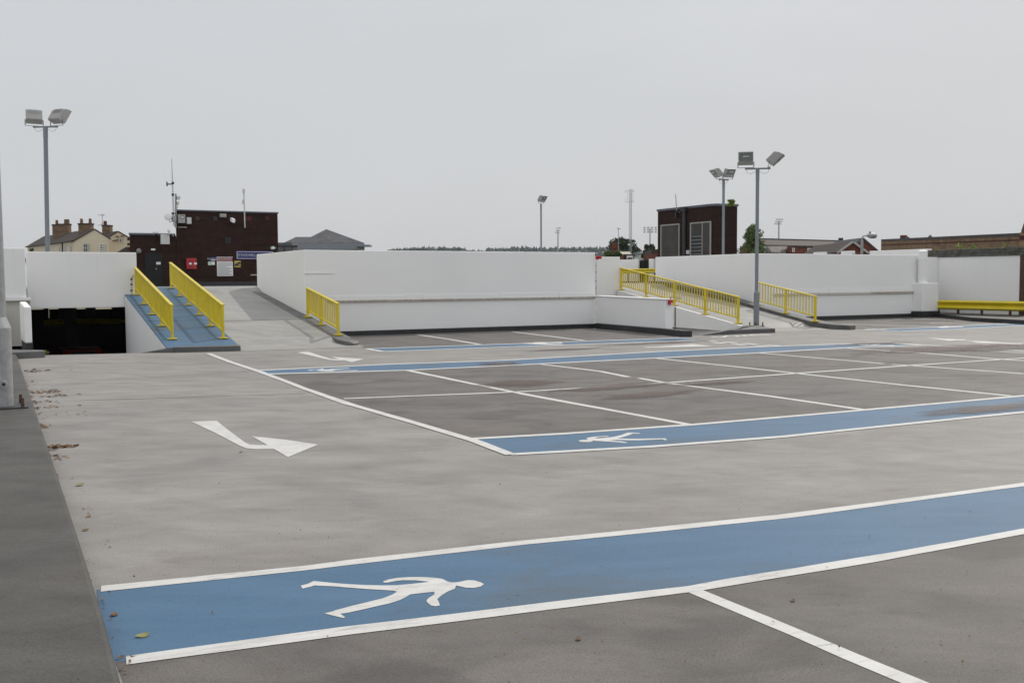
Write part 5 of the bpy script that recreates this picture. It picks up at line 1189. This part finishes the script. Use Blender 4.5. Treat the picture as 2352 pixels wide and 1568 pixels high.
# right: long slate roof, pale roof, gabled pair
RZ = sv(2600, 750, .18707)
t = thing('long_terrace', at(*RZ(500, 500), 150), 'long brick terrace under a dark slate roof, behind the right wall', 'house')
e0, e1 = at(*RZ(-260, 440), 150), at(*RZ(860, 462), 158); r0_, r1_ = at(*RZ(-240, 322), 156), at(*RZ(1325, 362), 170); e1 = at(*RZ(1325, 470), 163)
MB().extr([e0, e1, r1_, r0_], F0*.3-ZU*.1).build('roof', M['slate'], t)
MB().extr([e0, e1, dn_(e1), dn_(e0)], F0*8).build('wall', M['redbrick'], t)
MB().bar(e0-F0*.2, e1-F0*.2, .3, .2).build('gutter', M['dark'], t); MB().bar(r0_, r1_, .4, .25).build('ridge', M['dark'], t)
win(t, RZ, 472, 487, 512, 556, 151, bars=(1, 1)); win(t, RZ, 745, 490, 800, 545, 152, bars=(1, 2))
p = at(*RZ(1349, 350), 165); MB().obox(p-ZU*1, R0*.3, F0*.3, ZU*1.4).build('chimney', M['slate'], t)
t = thing('outbuilding', at(*RZ(200, 560), 120), 'outbuilding with a pale sunlit sheet roof right of the tall floodlight post', 'building')
MB().extr([at(*RZ(*c), 120) for c in ((20, 452), (420, 456), (414, 512), (262, 516), (250, 575), (90, 560))], F0*.3).build('roof', M['paleroof'], t)
MB().extr([at(*RZ(*c), 120.5) for c in ((20, 455), (90, 562), (-60, 575))], F0*3).build('gable_wall', M['textgrey'], t); MB().extr([at(*RZ(*c), 120.4) for c in ((90, 556), (415, 512), (415, 640), (90, 640))], F0*3).build('wall', M['palebld'], t)
MB().extr([at(*RZ(*c), 119) for c in ((416, 455), (470, 470), (470, 640), (416, 640))], F0*2).build('brick_end', M['redbrick'], t)
D3 = 110
l_, a3, r_ = at(*RZ(1320, 558), D3), at(*RZ(1562, 385), D3), at(*RZ(1800, 560), D3)
t = thing('gabled_house', at(*RZ(1500, 560), D3), 'red brick gabled house with a long mottled slate roof, left of the street lamp', 'house')
vG = at(*RZ(900, 418), D3+14)-a3; vG.z = 0
MB().extr([dn_(l_), dn_(r_), r_, a3, l_], vG).build('wall', M['redbrick'], t)
for ee in (l_, r_):
    d = ee-a3; nn = d.cross(vG).normalized(); nn = nn if nn.z > 0 else -nn; vn = vG.normalized()
    p0, p1 = a3-vn*.15+nn*.03, ee+d.normalized()*.3-vn*.15+nn*.03; MB().extr([p0, p1, p1+nn*.12, p0+nn*.12], vG+vn*.3).build('roof', M['slate'], t)
    MB().bar(a3-vn*.2+nn*.06, ee+d.normalized()*.3-vn*.2+nn*.06, .08, .22, nn).build('barge_board', M['palebld'], t)
D4 = 118
l4, a4, r4 = at(*RZ(1500, 560), D4), at(*RZ(1742, 322), D4), at(*RZ(1985, 530), D4); l4 = at(*RZ(1525, 540), D4)
t = thing('gabled_house', at(*RZ(1750, 560), D4), 'red brick gable directly behind the street lamp', 'house')
MB().extr([dn_(l4), dn_(r4), r4, a4, l4], F0*9).build('wall', M['redbrick'], t)
for ee in (l4, r4):
    d = ee-a4; nn = d.cross(F0).normalized(); nn = nn if nn.z > 0 else -nn
    MB().extr([a4-F0*.2, ee+d.normalized()*.2-F0*.2, ee+d.normalized()*.2-F0*.2+nn*.16, a4-F0*.2+nn*.16], F0*9.4).build('roof', M['greyslate'], t)
# street lamp
t = thing('street_lamp', at(*RZ(1735, 570), 70), 'street lamp with a curved arm and egg shaped head in front of the red gable', 'street lamp')
D5 = 70; p0 = at(*RZ(1735, 345), D5); MB().tube((p0.x, p0.y, -8), p0, .1, .1, 12).build('pole', M['galv'], t, 0, True)
MB().wire([p0, at(*RZ(1738, 300), D5), at(*RZ(1755, 278), D5), at(*RZ(1780, 268), D5), at(*RZ(1830, 266), D5)], .045, 10).build('arm', M['galv'], t)
c = at(*RZ(1912, 264), D5); b = MB(); hw = (at(*RZ(2010, 266), D5)-at(*RZ(1812, 266), D5)).length/2; b.ball((0, 0, 0), (hw, .22, .16), 18, 10)
me_ = [(R0*v[0] + F0*v[1] + ZU*(v[2]*(1.15 if v[2] > 0 else .95)) + c) for v in b.v]; b.v = [tuple(v) for v in me_]; ho = b.build('lamp_head', M['galv'], t, 0, True)
b = MB(); b.ball(c+R0*.05-ZU*.1, (.4, .15, .1), 14, 8); b.build('glass', M['lens'], ho); b = MB(); b.tube(c-R0*.12+ZU*.17, c-R0*.12+ZU*.28, .06, .05, 8).build('photocell', M['rust'], ho)
# buff warehouse
WZ = sv(2960, 780, .21854)
wl, wr = at(*WZ(135, 155), 95), at(*WZ(2312, 58), 66)
wr.z = wl.z = (wl.z+wr.z)/2
zr = at(*WZ(2312, 58), 66).z
t = thing('warehouse', (wl.x, wl.y, -8), 'long buff brick building with a dark red band along its parapet, at the right', 'building')
u = wr-wl; u.z = 0; dp = Vector((wl.x+.03*wl.y, wl.y, 0)).normalized()
zL = at(*WZ(135, 155), 95).z; zR = zr
def wq(s, z): return Vector((wl.x+u.x*s, wl.y+u.y*s, z))
MB().hexa([wq(0, -8), wq(1, -8), wq(1, -8)+dp*14, wq(0, -8)+dp*14, wq(0, zL-.15), wq(1, zR-.15), wq(1, zR-.15)+dp*14, wq(0, zL-.15)+dp*14]).build('wall', M['buff'], t)
MB().hexa([wq(0, zL-.148)-dp*.12, wq(1, zR-.148)-dp*.12, wq(1, zR-.148)+dp*14, wq(0, zL-.148)+dp*14, wq(0, zL+.05)-dp*.12, wq(1, zR+.05)-dp*.12, wq(1, zR+.05)+dp*14, wq(0, zL+.05)+dp*14]).build('roof_edge', M['dark'], t)
zb0, zb1 = at(*WZ(150, 225), 95).z, at(*WZ(2320, 145), 66).z; zc0, zc1 = at(*WZ(150, 242), 95).z, at(*WZ(2320, 166), 66).z
MB().hexa([wq(0, zc0)-dp*.05, wq(1, zc1)-dp*.05, wq(1, zc1), wq(0, zc0), wq(0, zb0)-dp*.05, wq(1, zb1)-dp*.05, wq(1, zb1), wq(0, zb0)]).build('brick_band', M['bandbrick'], t)
for x0, xm, x1, yt in ((490, 540, 600, 95), (835, 893, 965, 72)):
    pb0, pm0, pb1 = at(*WZ(x0, 140), 97), at(*WZ(xm, yt), 97), at(*WZ(x1, 135), 97); MB().extr([pb0, pm0, pb1], dp*8).build('roof_light', M['trim'], t)
p, q = at(*WZ(448, 112), 98), at(*WZ(515, 150), 98); MB().obox((p+q)/2, R0*.22, F0*.3, ZU*.3).build('roof_vent', M['redbrick'], t)
t = thing('brick_pier_building', at(2352, 560, 60), 'tall buff brick pier with red bands at the right edge of the photograph', 'building')
p, q = at(2342, 530, 60), at(2380, 530, 60); SR = ray(2341, 530); SR.z = 0; z1 = at(2345, 534, 60).z
MB().extr([dn_(p), dn_(q), Vector((q.x, q.y, z1)), Vector((p.x, p.y, z1))], SR*3).build('wall', M['buff'], t)
for py in (551, 577): z_ = at(2350, py, 60).z; MB().extr([Vector((p.x, p.y, z_))-F0*.05, Vector((q.x, q.y, z_))-F0*.05, Vector((q.x, q.y, z_+.25))-F0*.05, Vector((p.x, p.y, z_+.25))-F0*.05], F0*.04).build('brick_band', M['bandbrick'], t)
for i in range(5):
    z_ = z1+.03+i*.16; MB().extr([Vector((p.x, p.y, z_))+R0*(.1+.05*i)-SR*.05, Vector((q.x, q.y, z_))-SR*.05, Vector((q.x, q.y, z_+.15))-SR*.05, Vector((p.x, p.y, z_+.15))+R0*(.1+.05*i)-SR*.05], SR*2).build('stepped_coping', M['redbrick'] if i % 2 else M['darkcoping'], t)

# ------------------------------------------------------------------ masts and stadium lights
t = thing('lattice_mast', at(1448, 600, 170), 'slender lattice radio mast with whip antennas behind the trees', 'mast')
LZ = sv(1800, 600, .35072); Dm = 170; pA = at(*LZ(967, 640), Dm); zTop = at(*LZ(967, 125), Dm).z; hw = 13.5/2*.2374/FO*Dm*2/1.0
hw = (at(*LZ(981, 300), Dm)-at(*LZ(955, 300), Dm)).length/2
cn = [Vector((pA.x, pA.y, 0))+R0*hw*cos(a_)+F0*hw*sin(a_) for a_ in (radians(-90), radians(30), radians(150))]
for c in cn: MB().tube((c.x, c.y, -8), (c.x, c.y, zTop), .042, .038, 6).build('leg', M['textgrey'], t)
b = MB(); z = 0; k = 0
while z < zTop-.6:
    for i in range(3): 
        c, d = cn[i], cn[(i+1) % 3]; b.tube((c.x, c.y, z), (d.x, d.y, z+.6), .012, .012, 4)
    z += .6
b.build('lattice', M['textgrey'], t)
for y_ in (135, 238): MB().wire([at(*LZ(914, y_+8), Dm), at(*LZ(1000, y_), Dm)], .022).build('crossarm', M['textgrey'], t)
for x_, y0, y1 in ((936, 120, 255), (990, 115, 255), (915, 128, 155), (914, 215, 240), (998, 125, 155), (998, 225, 245), (967, 108, 130)): MB().tube(at(*LZ(x_, y0), Dm), at(*LZ(x_, y1), Dm), .02, .02, 5).build('antenna', M['textgrey'], t)
t = thing('roof_aerial', at(1421, 600, 100), 'thin aerial pole with a yagi head rising in front of the dark tree', 'aerial')
MB().tube(at(*LZ(850, 760), 100), at(*LZ(850, 497), 100), .035, .03, 6).build('mast', M['textgrey'], t); MB().wire([at(*LZ(840, 497), 100), at(*LZ(873, 503), 100)], .03).wire([at(*LZ(843, 490), 100), at(*LZ(845, 515), 100)], .02).build('elements', M['textgrey'], t)
def stadium(px, ytop, ybot, D, grid, label, sw):
    t = thing('stadium_light', at(px, 600, D), label, 'stadium light', 'stadium floodlights on the skyline')
    p = at(px, ytop+5, D); MB().tube((p.x, p.y, -8), p, .35, .22, 8).build('pole', M['textgrey'], t)
    if grid:
        for j in range(3):
            z = at(px, ytop+3+j*5, D).z; MB().bar(p*1-ZU*(p.z-z)-R0*sw, p-ZU*(p.z-z)+R0*sw, .12, .12).build('crossbar', M['textgrey'], t)
            for i in range(4): c = Vector((p.x, p.y, z))+R0*sw*(-1+2*i/3); MB().obox(c-F0*.3, R0*.3, F0*.25, ZU*.3).build('lamp', M['lampbody'] if j == 1 else M['textgrey'], t)
    else:
        for j in range(3):
            z = at(px, ytop+1+j*5, D).z; q = Vector((p.x, p.y, z))+R0*(.35 - j*.3)
            MB().bar(q-R0*sw*.9, q+R0*sw*.8, .4, .3).build('lamp', M['textgrey'], t)
    return t
stadium(1281.5, 523, 575, 420, False, 'stadium light on a bent pole, right of the single floodlight post', 1.1)
stadium(1493, 520, 575, 420, True, 'stadium light with a grid of lamps, left of the brick plant room', 2.4)
stadium(1789, 503, 545, 360, False, 'stadium light on the skyline right of the tall floodlight post', 1.5)

# ------------------------------------------------------------------ inside the lower level
t = thing('lower_level_wall', (5, 66, -2.2), 'dark rear wall with bright openings deep inside the lower car park', 'wall')
IY = 66.0; IZ = sv(80, 1020, .17007)
def I(x, y, Y=IY): return onY(*IZ(x, y), Y)
op = [(160, 400, 158, 178), (500, 705, 130, 345), (910, 1240, 130, 335), (1440, 1770, 130, 332)]
xs_ = [-8]+[v for o_ in op for v in (I(o_[0], 200).x, I(o_[1], 200).x)]+[40]
b = MB()
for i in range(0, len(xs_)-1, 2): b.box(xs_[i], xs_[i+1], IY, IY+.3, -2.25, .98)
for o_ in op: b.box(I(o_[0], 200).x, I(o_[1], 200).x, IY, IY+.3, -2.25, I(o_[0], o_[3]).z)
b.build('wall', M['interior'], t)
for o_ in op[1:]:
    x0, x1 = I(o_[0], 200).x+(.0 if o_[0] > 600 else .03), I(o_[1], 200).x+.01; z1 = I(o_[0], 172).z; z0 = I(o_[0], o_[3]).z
    MB().box(x0, x1, IY+.1, IY+.16, z0, z1).build('dark_filler_panel', M['blackvoid'], t)  # solid dark filler, added so only slivers of the opening stay bright
for x_ in (I(440, 300).x, I(2010, 300).x): MB().box(x_-.25, x_+.25, 50, 50.5, -2.2, .98).build('column', M['interior'], t)
MB().box(-8.3, -8, 34.8, 68, -2.3, .98).build('side_wall', M['interior'], t)
MB().box(9.0, 9.3, 41.5, 66, -2.3, .98).build('inner_wall', M['interior'], t)
barrier((I(420, 400).x, IY-.5, 0), (I(2000, 400).x, IY-.5, 0), -2.2, I(1000, 348).z-.05, 'dim yellow crash barrier inside the dark lower car park', [.05, .35, .65, .95])
# red car in the gloom
t = thing('parked_car', (2.6, 40.2, -2.1), 'dark red car just visible in the gloom of the lower opening', 'car')
c0, c1 = onY(150, 803, 38.2), onY(230, 803, 38.2); x0, x1 = c0.x-.05, c1.x+.1; zz = c0.z; zf = zz-1.42
prof = [(0, .3), (.0, .75), (.15, .92), (.55, 1.38), (1.1, 1.42), (2.3, 1.38), (3.0, .95), (3.9, .8), (4.0, .35)]
b = MB(); b.extr([Vector((x0, 38.0+a_, zf+h_)) for a_, h_ in prof], (x1-x0, 0, 0)); b.build('body', M['redcar'], t, .12, True)
MB().add([(x0+.18, 38.19, zf+1.0), (x1-.18, 38.19, zf+1.0), (x1-.28, 38.46, zf+1.33), (x0+.28, 38.46, zf+1.33)], [(0, 1, 2, 3)]).build('rear_window', M['glass'], t)
for yy in (38.8, 41.1):
    for xx in (x0+.03, x1-.18):
        w_ = MB().tube((xx, yy, zf+.3), (xx+.15, yy, zf+.3), .3, .3, 18).build('wheel', M['black'], t, 0, True); MB().tube((xx-.01, yy, zf+.3), (xx+.16, yy, zf+.3), .17, .17, 12).build('rim', M['galv'], w_, 0, True)
for xx in (x0+.05, x1-.2): MB().box(xx, xx+.15, 37.97, 38.02, zf+.62, zf+.8).build('tail_light', M['red'], t, .01)
MB().box((x0+x1)/2-.25, (x0+x1)/2+.25, 37.96, 38.01, zf+.5, zf+.62).build('number_plate', M['offwhite'], t)

# ------------------------------------------------------------------ terrain and far wooded ridge
struct(MB().sheet([(-3000, -300), (3000, -300), (4200, 4200), (-3000, 4200)], -8).build('ground', M['town']))
b = MB(); DH = 1500; cols = 90; vs = []; fs = []
def ridge(px):
    if px < 1085: c = 571.5+max(0, abs(px-1000)-45)*.075
    else: c = 571+max(0, 1190-px)*.06+max(0, px-1330)*.03+1.2*sin(px*.021)
    if 1070 < px < 1120: c = 578
    return c
for i in range(cols+1):
    px = 820+ (1720-820)*i/cols; top = at(px, ridge(px)+2.5, DH); bot = at(px, 600, DH-450); bk = at(px, 600, DH+500)
    vs += [(bot.x, bot.y, -8.5), ((bot.x+top.x)/2, (bot.y+top.y)/2, top.z*.45), (top.x, top.y, top.z), (bk.x, bk.y, -8.5)]
for i in range(cols):
    for j in range(3): fs.append((4*i+j, 4*i+4+j, 4*i+5+j, 4*i+1+j))
hl = struct(b.add(vs, fs).build('hills', M['hill']))
for p_ in hl.data.polygons: p_.use_smooth = True
b = MB()
ico = bmesh.new(); bmesh.ops.create_icosphere(ico, subdivisions=1, radius=1); iv = [v.co.copy() for v in ico.verts]; fi = [[v.index for v in f.verts] for f in ico.faces]; ico.free()
def blob(c, rx, rz, cone=0):
    k = [random.uniform(.7, 1.25) for _ in iv]; b.add([(c.x+v.x*rx*kk*(1-cone*max(0, v.z)), c.y+v.y*rx*kk*(1-cone*max(0, v.z)), c.z+v.z*rz*kk) for v, kk in zip(iv, k)], fi)
for i in range(1500):
    px = random.uniform(895, 1470); s_ = random.random(); top = at(px, ridge(px)+2.5, DH); bot = at(px, 600, DH-450)
    if s_ < .45: q = top+F0*random.uniform(-15, 20)
    else:
        f_2 = random.random(); q = Vector((top.x+(bot.x-top.x)*.5*f_2, top.y+(bot.y-top.y)*.5*f_2, top.z*(1-.55*f_2)))
    con = random.random() < .35; h_ = random.uniform(1.8, 4.2)*(1.3 if con else 1); blob(q+ZU*(h_*.4-1.4), random.uniform(2.2, 5)*(0.55 if con else 1), h_, .6 if con else 0)
tag(b.build('forest', M['forest']), 'dark distant woodland along the ridge above the long white wall', 'forest', kind='stuff')

# ------------------------------------------------------------------ thin summer haze
hzm = bpy.data.materials.new('haze_air'); hzm.use_nodes = True; hn = hzm.node_tree.nodes; hn.remove(hn['Principled BSDF'])
pv = hn.new('ShaderNodeVolumePrincipled'); pv.inputs['Color'].default_value = (.86, .90, .95, 1); pv.inputs['Density'].default_value = .00009; pv.inputs['Anisotropy'].default_value = .2
hzm.node_tree.links.new(pv.outputs[0], hn['Material Output'].inputs['Volume'])
hz_o = MB().box(-3100, 4300, -400, 4300, -9.6, 75).build('haze', hzm); hz_o['kind'] = 'stuff'
